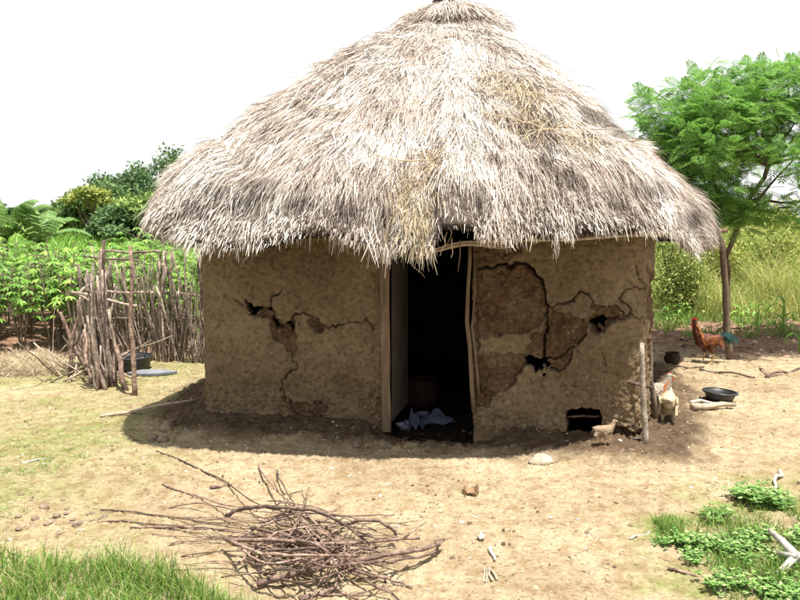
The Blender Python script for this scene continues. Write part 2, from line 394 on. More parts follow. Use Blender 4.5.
low = sstep(.55, .15, ZG+.25*fbm(SG, ZG, 3, 3, 161)); disp = disp+low*(rough*1.6+.03*fbm(SG, ZG, 9, 4, 171)); grit = np.maximum(grit, low)
disp += .05*sstep(.12, -.05, ZG)
daub = np.maximum(daub, low*.35*(fbm(SG, ZG, 5, 3, 175) > .0))
exposed = [
 ([(474, 266), (489, 269), (499, 265), (509, 267), (517, 263), (529, 267), (540, 277), (544, 285), (546, 299), (545, 317), (527, 332), (514, 334), (474, 339)], .024),
 ([(474, 354), (500, 353), (524, 355), (529, 357), (528, 365), (515, 384), (505, 393), (490, 402), (474, 412)], .022),
 ([(546, 299), (553, 311), (570, 314), (585, 320), (588, 328), (582, 340), (577, 347), (569, 362), (561, 373), (548, 371), (529, 362), (529, 345), (530, 333), (545, 328)], .026),
 ([(474, 240), (520, 240), (522, 252), (512, 262), (499, 264), (489, 267), (474, 266)], .006),
 ([(647, 267), (653, 272), (662, 293), (660, 347), (662, 380), (647, 370), (645, 345), (650, 320)], .03),
 ([(601, 426), (618, 428), (635, 430), (643, 423), (660, 418), (670, 460), (585, 460), (590, 441)], .075),
 ([(268, 324), (285, 326), (298, 328), (299, 340), (295, 357), (288, 350), (281, 343), (270, 336)], .03),
 ([(262, 306), (272, 306), (276, 318), (290, 326), (276, 330), (266, 318), (255, 314)], .03),
 ([(308, 321), (317, 319), (325, 326), (322, 332), (311, 331)], .018),
 ([(593, 306), (617, 309), (633, 313), (624, 320), (606, 318), (594, 313)], .02),
 ([(283, 398), (300, 404), (318, 402), (330, 410), (320, 420), (285, 418)], .012),
]
for poly, dep in exposed:
    sd = sdpoly(PXw, PYw, poly); m_ = sstep(1.2, -1.2, sd)
    disp = disp-m_*dep+m_*rough*2.4+.006*np.exp(-((sd-1.5)/1.6)**2); daub = np.maximum(daub, m_*np.clip(.95+.8*fbm(SG, ZG, 6, 4, 177), .35, 1)); grit = np.maximum(grit, m_)
cracks = [
 ([(477, 268), (489, 269), (499, 265), (509, 267), (517, 263), (529, 267), (540, 277), (544, 285), (546, 299), (545, 317), (545, 347), (544, 357)], 1.5, .05),
 ([(551, 309), (557, 304), (573, 303), (583, 292), (593, 300), (593, 305), (617, 308), (633, 313)], .8, .02),
 ([(645, 325), (633, 313), (626, 304), (617, 297), (631, 289), (644, 289), (640, 280), (634, 268)], .7, .018),
 ([(548, 361), (561, 358), (569, 351), (577, 347), (585, 333)], .9, .03),
 ([(548, 370), (561, 373), (572, 356)], 1.0, .03), ([(529, 362), (520, 374), (513, 385), (505, 393)], .9, .025),
 ([(234, 299), (245, 305), (251, 306)], .8, .02), ([(270, 303), (277, 296), (285, 289)], .8, .018),
 ([(291, 318), (303, 314), (312, 316), (320, 320), (327, 330), (345, 324), (368, 320), (373, 333)], .9, .025),
 ([(295, 356), (293, 372), (281, 381), (287, 399), (295, 414)], .8, .02),
 ([(474, 340), (479, 345), (478, 350)], 1.2, .03), ([(600, 372), (607, 364), (603, 352)], .6, .012)]
for pl, w, dep in cracks:
    dd = segdist(PXw, PYw, pl); wv = w*(.6+1.2*(.5+vn(SG*9, ZG*9, 181))); lf_ = .5 if pl[0][0] < 400 else .62; g_ = np.exp(-(dd/(wv*lf_))**2); disp = disp-2.0*dep*g_*(.35+1.3*(.5+vn(SG*5, ZG*5, 185))); daub = np.maximum(daub, g_)
# holes right through the wall
hole = np.zeros(SG.shape, bool)
for poly in ([(529, 360), (538, 359), (548, 361), (548, 368), (537, 371), (530, 368)], [(566, 410), (580, 408), (600, 411), (601, 426), (590, 432), (588, 440), (567, 437)],
             [(593, 314), (603, 316), (603, 326), (597, 330), (591, 327)], [(247, 302), (256, 303), (259, 311), (251, 311)], [(265, 302), (274, 303), (274, 311), (267, 309)], [(271, 318), (277, 321), (280, 329), (273, 327)], [(290, 322), (297, 323), (297, 327), (291, 327)]):
    wq = .3 if poly[0][0] == 566 else 1.5; hole |= sdpoly(PX+(PXw-PX)*wq, PY+(PYw-PY)*wq, poly) < 0
for poly, dep in (([(588, 317), (593, 312), (605, 316), (620, 317), (609, 323), (604, 332), (591, 332)], .07), ([(290, 318), (296, 318), (297, 327), (288, 326)], .06), ([(313, 322), (322, 323), (321, 329), (314, 329)], .04)):
    m_ = sstep(1, -2, sdpoly(PXw, PYw, poly)); disp = disp-m_*dep; daub = np.maximum(daub, m_)
door = front & (PX > 384+1.2*fbm(SG, ZG, 3, 2, 191)) & (PX < 472.5+2.5*fbm(SG*0, ZG, 5, 3, 201)) & (ZG > -.11+.03*vn(SG*9, ZG*0, 211))
hole |= door
hc = hole[:-1, :-1] | hole[1:, 1:]
TH = .17
O = np.stack([BX+NX*disp, BY+NY*disp, ZG], -1); I = np.stack([BX-NX*TH, BY-NY*TH, ZG], -1)
nv = ns*nz_; io = np.arange(nv).reshape(nz_, ns)
def wrapf(a): return np.concatenate([a, a[:, :1]], 1)
hole_w = wrapf(hole); hc = hole_w[:-1, :-1] | hole_w[1:, 1:]
iw = wrapf(io); q = np.stack([iw[:-1, :-1], iw[:-1, 1:], iw[1:, 1:], iw[1:, :-1]], -1); keep = ~hc
Fo = q[keep]; Fi = (q[keep]+nv)[:, ::-1]
side = []
zz, xx = np.nonzero(~hc[:, :-1] & hc[:, 1:]); side.append(np.stack([iw[zz, xx+1], iw[zz, xx+1]+nv, iw[zz+1, xx+1]+nv, iw[zz+1, xx+1]], -1))
zz, xx = np.nonzero(hc[:, :-1] & ~hc[:, 1:]); side.append(np.stack([iw[zz, xx+1], iw[zz+1, xx+1], iw[zz+1, xx+1]+nv, iw[zz, xx+1]+nv], -1))
zz, xx = np.nonzero(~hc[:-1] & hc[1:]); side.append(np.stack([iw[zz+1, xx], iw[zz+1, xx+1], iw[zz+1, xx+1]+nv, iw[zz+1, xx]+nv], -1))
zz, xx = np.nonzero(hc[:-1] & ~hc[1:]); side.append(np.stack([iw[zz+1, xx], iw[zz+1, xx]+nv, iw[zz+1, xx+1]+nv, iw[zz+1, xx+1]], -1))
tp = iw[-1]; side.append(np.stack([tp[:-1], tp[1:], tp[1:]+nv, tp[:-1]+nv], -1)[keep[-1]])
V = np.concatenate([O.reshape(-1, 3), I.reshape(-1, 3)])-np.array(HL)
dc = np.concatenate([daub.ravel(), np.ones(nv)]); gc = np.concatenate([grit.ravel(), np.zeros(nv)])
me = npmesh('wall', V, np.concatenate([Fo, Fi]+side), {'daub': dc, 'grit': gc, 'indoor_shade': np.concatenate([np.zeros(nv), np.ones(nv)])}); link('wall', me, M['mud'], HUT)

# roof surface ----------------------------------------------------------------
AX = np.array([.50, 7.55])
eave_ctrl = [(-1.97, 5.95), (-1.72, 5.48), (-1.0, 5.22), (-.2, 5.12), (.6, 5.08), (1.3, 5.12), (1.85, 5.38), (2.22, 6.0), (2.5, 6.6), (2.95, 7.5), (3.58, 8.6), (3.86, 9.25), (3.6, 9.85), (2.5, 10.2), (1, 10.35), (-.4, 10.1), (-1.35, 9.3), (-1.75, 8.2), (-1.9, 7.2), (-2.04, 6.4)]
EV = catmull(eave_ctrl, 14); dv = EV-AX; ang = np.arctan2(dv[:, 1], dv[:, 0]); rad = np.hypot(dv[:, 0], dv[:, 1])
o_ = np.argsort(ang); ang, rad, EVs = ang[o_], rad[o_], EV[o_]
angw = np.concatenate([ang-2*np.pi, ang, ang+2*np.pi]); radw = np.tile(rad, 3)
def reave(th): return np.interp(((th+np.pi) % (2*np.pi))-np.pi, angw, radw)
# height of the lower lip, read along the front by column of the photo, about 1.5 m elsewhere
lipx = [100, 145, 165, 200, 225, 260, 300, 330, 370, 400, 430, 440, 470, 485, 520, 560, 620, 660, 690, 715, 800]
lipy = [226, 228, 238, 250, 256, 252, 243, 243, 252, 256, 256, 235, 235, 244, 243, 241, 239, 236, 236, 240, 240]
def zlip(th):
    r = reave(th); x = AX[0]+r*np.cos(th); y = AX[1]+r*np.sin(th)
    X, _ = project(np.stack([x, y, x*0+1.5], -1)); Y = np.interp(X, lipx, lipy)
    k = y; v = (300-Y)/FPX; d = (-sp+v*cp)/(cp+v*sp); z = CZ+d*k
    w = sstep(7.2, 6.3, y) ; return z*w+1.42*(1-w)
ZA = 3.79
# rotted hollows in the thatch: columns and rows of the photo, radii in px
ROT = [(243, 203, 16, 7), (218, 192, 10, 5), (300, 205, 14, 5), (345, 213, 14, 7), (388, 222, 8, 10), (262, 186, 12, 4), (523, 116, 5, 9), (531, 132, 7, 8), (549, 120, 6, 4), (545, 155, 5, 14), (568, 178, 10, 6), (600, 118, 14, 5), (622, 128, 12, 6), (585, 112, 10, 3), (655, 190, 14, 5), (690, 222, 9, 10), (430, 228, 16, 5), (480, 205, 5, 9), (440, 150, 3, 8), (405, 190, 5, 12), (190, 215, 12, 5), (620, 205, 8, 4)]
def rot_at(P):
    X, Y = project(P); r = np.zeros(X.shape); fr0 = P[..., 1] < 8.6
    w1 = 6*vn(P[..., 0]*9, P[..., 2]*9, 351); w2 = 6*vn(P[..., 0]*9, P[..., 2]*9, 361)
    for a, b, c, d in ROT: r = np.maximum(r, np.exp(-(((X-a+w1)/c)**2+((Y-b+w2)/d)**2)**1.5*.27))
    return r*fr0
def roof(th, t, lift=0.0):
    """t 0 apex .. 1 eave edge; returns points"""
    r = reave(th)*t; zl = zlip(th)+.33
    base = np.where(t < .0, 0, t)
    z = ZA-(ZA-zl)*(base**1.23) - .0*t
    # rounded edge
    e = np.clip((t-.90)/.10, 0, 1); z = z-.20*e**2.2
    x = AX[0]+r*np.cos(th); y = AX[1]+r*np.sin(th)
    lump = .05*fbm(th*3.5*np.maximum(t, .2), t*4, 1.6, 3, 301)+.035*fbm(th*9*np.maximum(t, .2), t*7, 2.2, 3, 311)
    z = z+.8*lump*np.minimum(1, t*3)+lift
    P_ = np.stack([x, y, z], -1); P_[..., 2] -= .05*rot_at(P_); return P_
nth, ntt = 420, 90
TH_, TT = np.meshgrid(np.linspace(-np.pi, np.pi, nth, endpoint=False), np.linspace(.02, 1.0, ntt))
RP = roof(TH_, TT, -.035); zl = zlip(TH_[-1])
lip = RP[-1].copy(); lip[:, 2] = zl+.05; inn = RP[-1].copy(); inn[:, :2] = AX+(inn[:, :2]-AX)*.955; inn[:, 2] = zl+.03
RI = roof(TH_[::-6], TT[::-6]*.95, -.20)
rows = [RP.reshape(ntt, nth, 3), lip[None], inn[None]]
under = roof(TH_[0][None].repeat(16, 0), np.linspace(.95, .03, 16)[:, None].repeat(nth, 1), -.22); rows.append(under)
RR = np.concatenate(rows); nr = len(RR); ir = wrapf(np.arange(nr*nth).reshape(nr, nth))
Fr = np.stack([ir[:-1, :-1], ir[1:, :-1], ir[1:, 1:], ir[:-1, 1:]], -1).reshape(-1, 4)
ra = rot_at(RR.reshape(-1, 3)); ra[ntt*nth:] = 1  # lip and whole underside simply take the darkest thatch tone
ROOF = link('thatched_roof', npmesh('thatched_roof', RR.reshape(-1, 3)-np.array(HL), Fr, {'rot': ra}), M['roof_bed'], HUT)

def strands(n, th, t, L, wd, yaw, lift, droop, rootdown=.02, nseg=3, elev=0.0, gap_=True):
    """ribbons that start on the roof at (th,t) and run down the slope"""
    if gap_:   # the eave straw parts over the doorway
        X, _ = project(roof(th, t)); k_ = ~((X > 434) & (X < 474) & (t > .93) & (roof(th, t)[:, 1] < 6) & (rng.random(n) < .85))
        th, t, L, wd, yaw, lift, droop = [q_[k_] if hasattr(q_, '__len__') else q_ for q_ in (th, t, L, wd, yaw, lift, droop)]; elev = elev[k_] if hasattr(elev, '__len__') else elev; n = len(th)
    P = roof(th, t); P[:, 2] -= elev
    D = roof(th, np.minimum(t+.02, 1.0)) - roof(th, np.minimum(t+.02, 1.0)-.02); D /= np.linalg.norm(D, axis=1, keepdims=True)
    Tn = np.stack([-np.sin(th), np.cos(th), 0*th], -1); Nn = np.cross(Tn, D); Nn *= np.sign(Nn[:, 2:3]+1e-9); Nn /= np.linalg.norm(Nn, axis=1, keepdims=True)
    Tn = np.cross(D, Nn)
    dirv = D*np.cos(yaw)[:, None]+Tn*np.sin(yaw)[:, None]
    roll = rng.uniform(-1.1, 1.1, n)
    side_ = np.cross(dirv, Nn); side_ /= np.linalg.norm(side_, axis=1, keepdims=True)
    wv = side_*np.cos(roll)[:, None]+Nn*np.sin(roll)[:, None]
    curve = rng.normal(0, .07, n)
    V = []
    for k in range(nseg+1):
        u = k/nseg
        p = P+dirv*(L*u)[:, None]+Nn*(-rootdown+lift*u)[:, None]+Tn*(curve*L*u*u)[:, None]
        p[:, 2] -= droop*u*u*L
        w = wd*(1.0 if k < nseg else .35)
        V += [p-wv*w[:, None]/2, p+wv*w[:, None]/2]
    V = np.stack(V, 1)   # n, 2(nseg+1), 3
    b = np.arange(n)[:, None]*(2*(nseg+1)); Fs = []
    for k in range(nseg): Fs.append(np.stack([b[:, 0]+2*k, b[:, 0]+2*k+1, b[:, 0]+2*k+3, b[:, 0]+2*k+2], -1))
    return V.reshape(-1, 3), np.stack(Fs, 1).reshape(-1, 4)
def join(parts):
    V, F, o = [], [], 0
    for v, f in parts: V.append(v); F.append(f+o); o += len(v)
    return np.concatenate(V), np.concatenate(F)
NS = 320000
t = np.sqrt(rng.uniform(.09**2, 1, NS)); 
fx = np.cos(rng.uniform(-np.pi, np.pi, NS))
th = rng.uniform(-np.pi, np.pi, NS)
vis = (np.sin(th) < .35) | (rng.random(NS) < .35); th, t = th[vis], t[vis]; rr_ = rot_at(roof(th, t)); rr_ = np.maximum(rr_, rot_at(roof(th, np.minimum(t+.04, 1)))); kp = rng.random(len(th)) > rr_*.8; th, t = th[kp], t[kp]; n = len(th)
clump = fbm(th*4*t, t*5, 2.5, 3, 321); messy = np.clip(.5+1.6*fbm(th*5*t, t*6, 1.3, 3, 331), .12, 1.6)
L = rng.uniform(.08, .30, n)*np.minimum(1, .45+t); room = (1.0+.02*rng.normal(0, 1, n)-t)*reave(th)*1.25
L = np.minimum(L, np.maximum(room, .05))
base = strands(n, th, t, L, rng.uniform(.0012, .0040, n), rng.normal(0, .14, n)*(.5+messy)+clump*.17, rng.uniform(-.008, .03, n)*(.3+messy), rng.uniform(0, .15, n))
# eave fringe
NF = 26000
th2 = rng.uniform(-np.pi, np.pi, NF); fr_ = strands(NF, th2, rng.uniform(.93, 1.0, NF), rng.uniform(.025, .10, NF)*(1+.8*fbm(th2*6, th2*0, 3, 3, 341)), rng.uniform(.002, .0052, NF), rng.normal(0, .32, NF), rng.uniform(-.04, .03, NF), rng.uniform(.2, 1.1, NF), .05)
NF = 42000; th2 = rng.uniform(-np.pi, np.pi, NF); k_ = (np.sin(th2) < .3); th2 = th2[k_]; NF = len(th2)
fr2 = strands(NF, th2, rng.uniform(.972, 1.0, NF), rng.uniform(.03, .085, NF)*(1+1.1*fbm(th2*7, th2*0, 3, 3, 345)), rng.uniform(.0018, .0048, NF), rng.normal(0, .3, NF), rng.uniform(-.02, .04, NF), rng.uniform(.0, .5, NF), .01, elev=rng.uniform(0, .085, NF))
# wilder tufts that stand off the surface
NW = 5200
c = rng.integers(0, 240, NW); cth = rng.uniform(-np.pi, .4, 240); ct = rng.uniform(.25, .97, 240)
th3 = cth[c]+rng.normal(0, .045, NW)/ct[c]; t3 = np.clip(ct[c]+rng.normal(0, .02, NW), .1, .99)
wl = strands(NW, th3, t3, rng.uniform(.10, .30, NW), rng.uniform(.002, .005, NW), rng.normal(0, .55, NW)+(rng.normal(0, .5, 240))[c], rng.uniform(.03, .11, NW), rng.uniform(.1, .7, NW))
V, F = join([base, fr_, fr2, wl]); ra_ = rot_at(V)*np.clip(.65+.7*vn(V[:, 0]*40, V[:, 2]*40, 371), 0, 1)
tb = link('straw_thatch', npmesh('straw_thatch', V-np.array(HL), F, {'rot': ra_}), M['straw'], ROOF, smooth=False); tag(tb, kind='stuff')
# golden matted patch over the doorway and on the right-hand slope
def th_of(px_, r=1.0):
    tt = np.linspace(-np.pi, 0, 3000); X, _ = project(roof(tt, tt*0+r)); return tt[np.argmin(np.abs(X-px_))]
gth = np.concatenate([rng.normal(th_of(418), .045, 1500), rng.normal(th_of(425), .03, 500)]); gt = np.concatenate([rng.uniform(.88, 1.0, 1500), rng.uniform(.8, .9, 500)]); ng = len(gth)
g1 = strands(ng, gth, gt, rng.uniform(.05, .13, ng), rng.uniform(.002, .005, ng), rng.normal(0, .7, ng), rng.uniform(.02, .09, ng), rng.uniform(.3, 1.2, ng))
ng = 1000; c0 = rng.integers(0, 9, ng); ctr = np.array([(th_of(x), tt) for x, tt in ((590, .62), (600, .66), (560, .7), (580, .75), (620, .78), (540, .55), (610, .58), (640, .8), (575, .6))])
g2 = strands(ng, ctr[c0, 0]+rng.normal(0, .05, ng), ctr[c0, 1]+rng.normal(0, .025, ng), rng.uniform(.12, .34, ng), rng.uniform(.002, .0045, ng), rng.normal(.3, .55, ng), rng.uniform(.03, .1, ng), rng.uniform(.1, .4, ng))
V, F = join([g1, g2]); tag(link('golden_straw', npmesh('golden_straw', V-np.array(HL), F), M['straw_gold'], ROOF, smooth=False), 'golden matted straw on the grey thatch', kind='stuff')

# cap: a second ragged collar of straw round the apex, with a dark bound tuft
def cap_strands(n, r0, z0, r1, z1, wd=(.003, .008), jit=.03):
    a = rng.uniform(-np.pi, np.pi, n); ja = a+rng.normal(0, .16, n); u0 = rng.uniform(0, .5, n); u1 = np.minimum(u0+rng.uniform(.4, .7, n), 1.04+rng.normal(0, .06, n))
    def pt(aa, u): 
        rr = r0+(r1-r0)*u+rng.normal(0, jit, n)*u*.6; zz = z0+(z1-z0)*u**1.25+rng.normal(0, jit, n)*.7; return np.stack([AX[0]+rr*np.cos(aa), AX[1]+rr*np.sin(aa), zz], -1)
    A, B = pt(a, u0), pt(ja, u1); mid = (A+B)/2+np.array([0, 0, .02]); d = B-A; w = np.cross(d, rng.normal(0, 1, (n, 3))); w /= np.linalg.norm(w, axis=1, keepdims=True)+1e-9
    ww = rng.uniform(*wd, n)[:, None]/2; V = np.stack([A-w*ww, A+w*ww, mid-w*ww, mid+w*ww, B-w*ww*.5, B+w*ww*.5], 1)
    b = np.arange(n)*6; return V.reshape(-1, 3), np.stack([np.stack([b, b+1, b+3, b+2], -1), np.stack([b+2, b+3, b+5, b+4], -1)], 1).reshape(-1, 4)
capb = MB().lathe([(.03, 3.76), (.2, 3.72), (.38, 3.64), (.50, 3.54), (.51, 3.49), (.42, 3.44), (.3, 3.48)], 40, (AX[0], AX[1], 0)); 
for v in capb.v: v.z += .02*math.sin(v.x*19)+.02*math.sin(v.y*23+1)
CAP = hb(capb, 'roof_cap', M['thatch_bed'])
V, F = join([cap_strands(9000, .06, 3.76, .56, 3.53, wd=(.002, .005)), cap_strands(1500, .2, 3.72, .62, 3.52, (.002, .005), .04), cap_strands(2500, .35, 3.62, .58, 3.44, (.002, .005), .03)])
tag(link('cap_straw', npmesh('cap_straw', V-np.array(HL), F), M['straw'], CAP, smooth=False), kind='stuff')
tf = MB()
for i in range(220):
    a = random.uniform(0, 6.28); r0 = random.uniform(0, .10); r1 = r0+random.uniform(-.03, .12); zt = random.uniform(4.02, 4.2)
    tf.tube([(AX[0]-.06+r0*1.3*math.cos(a), AX[1]+-.05+r0*1.3*math.sin(a), 3.70), (AX[0]-.06+r0*math.cos(a), AX[1]+r0*math.sin(a), 3.92), (AX[0]-.06+r1*math.cos(a+.3), AX[1]+r1*math.sin(a+.3), zt)], [.009, .009, .004], 5)
hb(tf, 'apex_tuft', M['tuft'], CAP); 
rg = MB(); rg.tube([(AX[0]-.06+.115*math.cos(k*math.pi/8), AX[1]+.115*math.sin(k*math.pi/8), 3.80) for k in range(17)], .018, 6, False); hb(rg, 'binding', M['stick'], CAP)

# rafters and eave poles
for k in range(22):
    a = -math.pi+2*math.pi*k/22+.06; A = roof(np.array([a]), np.array([.06]))[0]; B = roof(np.array([a]), np.array([.955]))[0]
    hb(MB().tube(crook((A[0], A[1], A[2]-.27), (B[0], B[1], B[2]-.25), 8, .012), .024, 6), 'rafter', M['stick'])
tt_ = np.linspace(th_of(476)+.02, .55, 26); e_ = roof(tt_, tt_*0+.975)
pts = [(p[0], p[1], zlip(np.array([a]))[0]+.01+.008*math.sin(i*1.7)) for i, (p, a) in enumerate(zip(e_, tt_))]
hb(MB().tube(pts, .011, 6), 'eave_pole', M['palewood'])
pts2 = [(p[0]*.995+.01, p[1]+.03, p[2]+.028+.006*math.sin(i)) for i, p in enumerate(pts)]; hb(MB().tube(pts2, .009, 6), 'eave_pole', M['stick'])

# veranda post (right rear), white corner post, wall stick
b = at(731, 359); b.z = gz(b.x, b.y)-.05; top = Vector((atd(721, 246, 9.2).x, 9.2, 1.50)); 
VP = hb(MB().tube(crook(b, top, 9, .02), [.046, .044, .042, .04, .04, .038, .038, .036, .036], 9), 'veranda_post', M['bark'])
hb(MB().tube(crook((2.62, 8.4, 1.58), (3.95, 9.25, 1.60), 6, .01), .03, 7), 'veranda_beam', M['stick'])
b = at(645, 453); b.z = gz(b.x, b.y)-.04; tp_ = atd(642, 343, b.y+.03)
hb(MB().tube(crook(b, tp_, 9, .008), [.026, .024, .022, .022, .021, .020, .019, .018, .015], 9), 'corner_post', M['barkwhite'])
hb(MB().tube(crook(atd(582, 374, plan_at(np.array([sof(582)]))[0][1]+.0), atd(654, 388, 5.55), 7, .012), [.006, .009, .01, .011, .011, .012, .012], 6), 'wall_stick', M['stick'])
hb(MB().tube(crook(atd(640, 300, 5.98)+Vector((.05, .05, 0)), atd(652, 420, 5.9)+Vector((.05, .05, 0)), 7, .02), .02, 6), 'wattle_stick', M['bark'])
for (x0, y0, x1, y1) in ((566, 417, 602, 416), (566, 437, 592, 440)):
    P_ = plan_at(np.array([sof(580)]))[0]; hb(MB().tube(crook(atd(x0, y0, P_[1]+.09), atd(x1, y1, P_[1]+.05), 5, .004), .009, 6), 'wattle_stick', M['stick'])

# doorway: jamb posts, leaf, bent laths under the lintel
dl = plan_at(np.array([sof(384)]))[0]; dr = plan_at(np.array([sof(472)]))[0]
def doorpost(x0, y0, x1, y1, Y, w, d, name, mat):
    A, B = atd(x0, y0, Y), atd(x1, y1, Y); mb = MB(); n = 9; b0 = len(mb.v)
    for i in range(n):
        p = A.lerp(B, i/(n-1)); ww = w*(1+.07*math.sin(i*2.1)); 
        for sx, sy in ((-1, -1), (1, -1), (1, 1), (-1, 1)): mb.v.append(p+Vector((sx*ww/2+.002*math.sin(i*3), sy*d/2, 0)))
    for i in range(n-1):
        for k in range(4): mb.f.append((4*i+k, 4*i+(k+1) % 4, 4*i+4+(k+1) % 4, 4*i+4+k))
    mb.f += [(3, 2, 1, 0), tuple(4*n-4+k for k in range(4))]; return hb(mb, name, mat, smooth=False)
doorpost(386.5, 431, 384.5, 246, dl[1]-.035, .07, .07, 'door_post', M['doorwood'])
dm = MB(); A = atd(390.5, 424, dl[1]+.02); hz = 1.62
B = Vector((atd(406, 410, A.y+.62).x, A.y+.62, 0)); n_ = (B-Vector((A.x, A.y, 0))).normalized(); nn = Vector((n_.y, -n_.x, 0))
# corrugated-looking sheet leaf, opened inwards
K = 60; lv = []
for j in range(2):
    for i in range(K+1):
        p = Vector((A.x, A.y, 0))+n_*(i/K*.66); q_ = p+nn*(.004*(1 if (i % 15) < 1 else 0)); lv.append((q_, j))
for j in range(2):
    for (q_, jj) in lv[:K+1]: dm.v.append(Vector((q_.x, q_.y, .06 if j == 0 else hz)))
for j in range(2):
    for (q_, jj) in lv[:K+1]: dm.v.append(Vector((q_.x, q_.y, .06 if j == 0 else hz))+nn*.006)
for i in range(K):
    dm.f.append((i, i+1, K+1+i+1, K+1+i)); o2 = 2*(K+1); dm.f.append((o2+i, o2+K+1+i, o2+K+1+i+1, o2+i+1))
DOOR = hb(dm, 'door', M['doorleaf'])
db = MB()
for z_ in (.25, .85, 1.45):
    db = MB(); db.box(Vector((A.x, A.y, z_))+n_*.33-nn*.022, (.325, .012, .04), Matrix(((n_.x, -n_.y, 0), (n_.y, n_.x, 0), (0, 0, 1)))); hb(db, 'door_brace', M['doorwood'], DOOR, smooth=False)
for dx, r_, yb, y0 in ((0, .016, 413, 240), (5, .010, 395, 268)):
    pts = [atd(470+dx+k, y, dr[1]-.05) for k, y in ((0, y0), (0, y0+20), (-2, y0+50), (-3, (y0+yb)/2-5), (0, (y0+yb)/2+20), (2, yb-25), (4, yb))]
    hb(MB().tube([p for p in pts], [r_*.9]*3+[r_*1.1]*4, 8), 'jamb_stick', M['doorwood'])
for k in range(6):
    y0 = random.uniform(-2, 2); Yd = 5.28+.02*k
    pts = [atd(413+random.uniform(-2, 2), 258+y0*.6, Yd), atd(430, 252+y0, Yd), atd(450, 246+y0*1.6, Yd), atd(470, 243+y0*1.5, Yd), atd(492+random.uniform(-6, 22), 246+y0*2, Yd)]
    pts = [Vector(p) for p in catmull([tuple(p) for p in pts], 4, False)]
    hb(MB().tube(pts, .0055, 5), 'bent_lath', M['palewood'])
ds = MB()
for (a, b_) in (((419, 236), (410, 262)), ((420, 238), (433, 250)), ((447, 232), (440, 256)), ((437, 214), (446, 246)), ((455, 222), (445, 248)), ((460, 240), (458, 272)), ((410, 262), (425, 278)), ((426, 240), (428, 256)), ((452, 238), (451, 258))):
    ds.tube(crook(atd(*a, 5.24), atd(*b_, 5.22), 5, .008), [.0045, .004, .0035, .003, .002], 5)
hb(ds, 'dangling_straw', M['straw_gold'], ROOF)
ds = MB()
for k in range(26):
    x = random.gauss(556, 3); ds.tube(crook(atd(x, 232, 5.1), atd(556+(x-556)*.4+random.uniform(-3, 3), random.uniform(244, 262), 5.08), 4, .008), [.003, .003, .0025, .0015], 4)
hb(ds, 'dangling_straw', M['straw'], ROOF)
# things lying across the straw: a few long thatching rods
for (x0, y0, x1, y1) in ((375, 161, 440, 161), (385, 120, 430, 103), (300, 106, 345, 118), (480, 118, 560, 130), (505, 118, 600, 150)):
    a0, a1 = th_of(x0, .6), th_of(x1, .6)
    def find(px_, py_):
        tt, aa = np.meshgrid(np.linspace(.15, .98, 90), np.linspace(-np.pi, 0, 500)); P_ = roof(aa.ravel(), tt.ravel()); X, Y = project(P_); i = np.argmin((X-px_)**2+(Y-py_)**2); return aa.ravel()[i], tt.ravel()[i]
    (aa, ta), (ab, tb_) = find(x0, y0), find(x1, y1); u = np.linspace(0, 1, 8); pp = roof(aa+(ab-aa)*u, ta+(tb_-ta)*u, .05)
    hb(MB().tube([tuple(p) for p in pp], .004, 5), 'thatching_rod', M['straw_gold'], ROOF)

# ------------------------------------------------------------------ generic vegetation
def leafcards(n, pos, size, up=.4, asp=.5, fold=.0):
    """n small pointed leaves (two triangles as one quad) with random facing"""
    d = rng.normal(0, 1, (n, 3)); d[:, 2] += -up*.3; d /= np.linalg.norm(d, axis=1, keepdims=True)
    nn_ = rng.normal(0, .6, (n, 3)); nn_[:, 2] += 1; w = np.cross(d, nn_); w /= np.linalg.norm(w, axis=1, keepdims=True)+1e-9
    s = size if hasattr(size, '__len__') else np.full(n, size)
    s = s*rng.uniform(.7, 1.3, n); V = np.stack([pos, pos+d*(s*.5)[:, None]+w*(s*asp*.5)[:, None], pos+d*s[:, None], pos+d*(s*.5)[:, None]-w*(s*asp*.5)[:, None]], 1)
    return V.reshape(-1, 3), np.arange(n*4).reshape(n, 4)
def crown_points(n, blobs, shell=.65):
    """points in a union of ellipsoids, biased to their skins, with clumps"""
    w = np.array([b[3]*b[4]*b[5] for b in blobs])**.67; k = rng.choice(len(blobs), n, p=w/w.sum()); B = np.array(blobs)[k]
    d = rng.normal(0, 1, (n, 3)); d /= np.linalg.norm(d, axis=1, keepdims=True); r = rng.uniform(shell, 1.05, n)**.8
    lump = .82+.5*np.abs(np.sin(d[:, 0]*5+k)*np.sin(d[:, 1]*5+2*k)*np.cos(d[:, 2]*4)); 
    return B[:, :3]+d*B[:, 3:]*(r*lump)[:, None]
def limbs(mb, base, blobs, r0, fork=.45, n=9):
    base = Vector(base); cz = Vector(np.mean([b[:3] for b in blobs], 0)); f = base.lerp(cz, fork)
    mb.tube(crook(base, f, 7, r0*.9), list(np.linspace(r0, r0*.7, 7)), n, False)
    for b in blobs: mb.tube(crook(f, Vector(b[:3])+Vector((0, 0, b[5]*.3)), 6, r0*1.2), list(np.linspace(r0*.55, r0*.12, 6)), 6, False)
    return mb
def make_tree(name, loc, label, cat, blobs, nleaf, size, leafmat, r0, group=None, shell=.55, asp=.5):
    """blobs relative to base"""
    o = empty(name, loc, label, cat, group)
    limbs(MB(), (0, 0, -.1), blobs, r0).build('trunk', M['bark'], o)
    V, F = leafcards(nleaf, crown_points(nleaf, blobs, shell), size, asp=asp); c = link('crown', npmesh('crown', V, F), leafmat, o, False)
    return o
def rblobs(w, h, n, z0, d=None):
    d = d or w; out = []
    for i in range(n):
        a = random.uniform(0, 6.28); q = random.uniform(.1, .75)
        s = random.uniform(.28, .5); out.append((w*q*math.cos(a), d*q*math.sin(a), z0+h*random.uniform(.15, .85), w*s*1.1, d*s*1.1, h*s*.62))
    return out

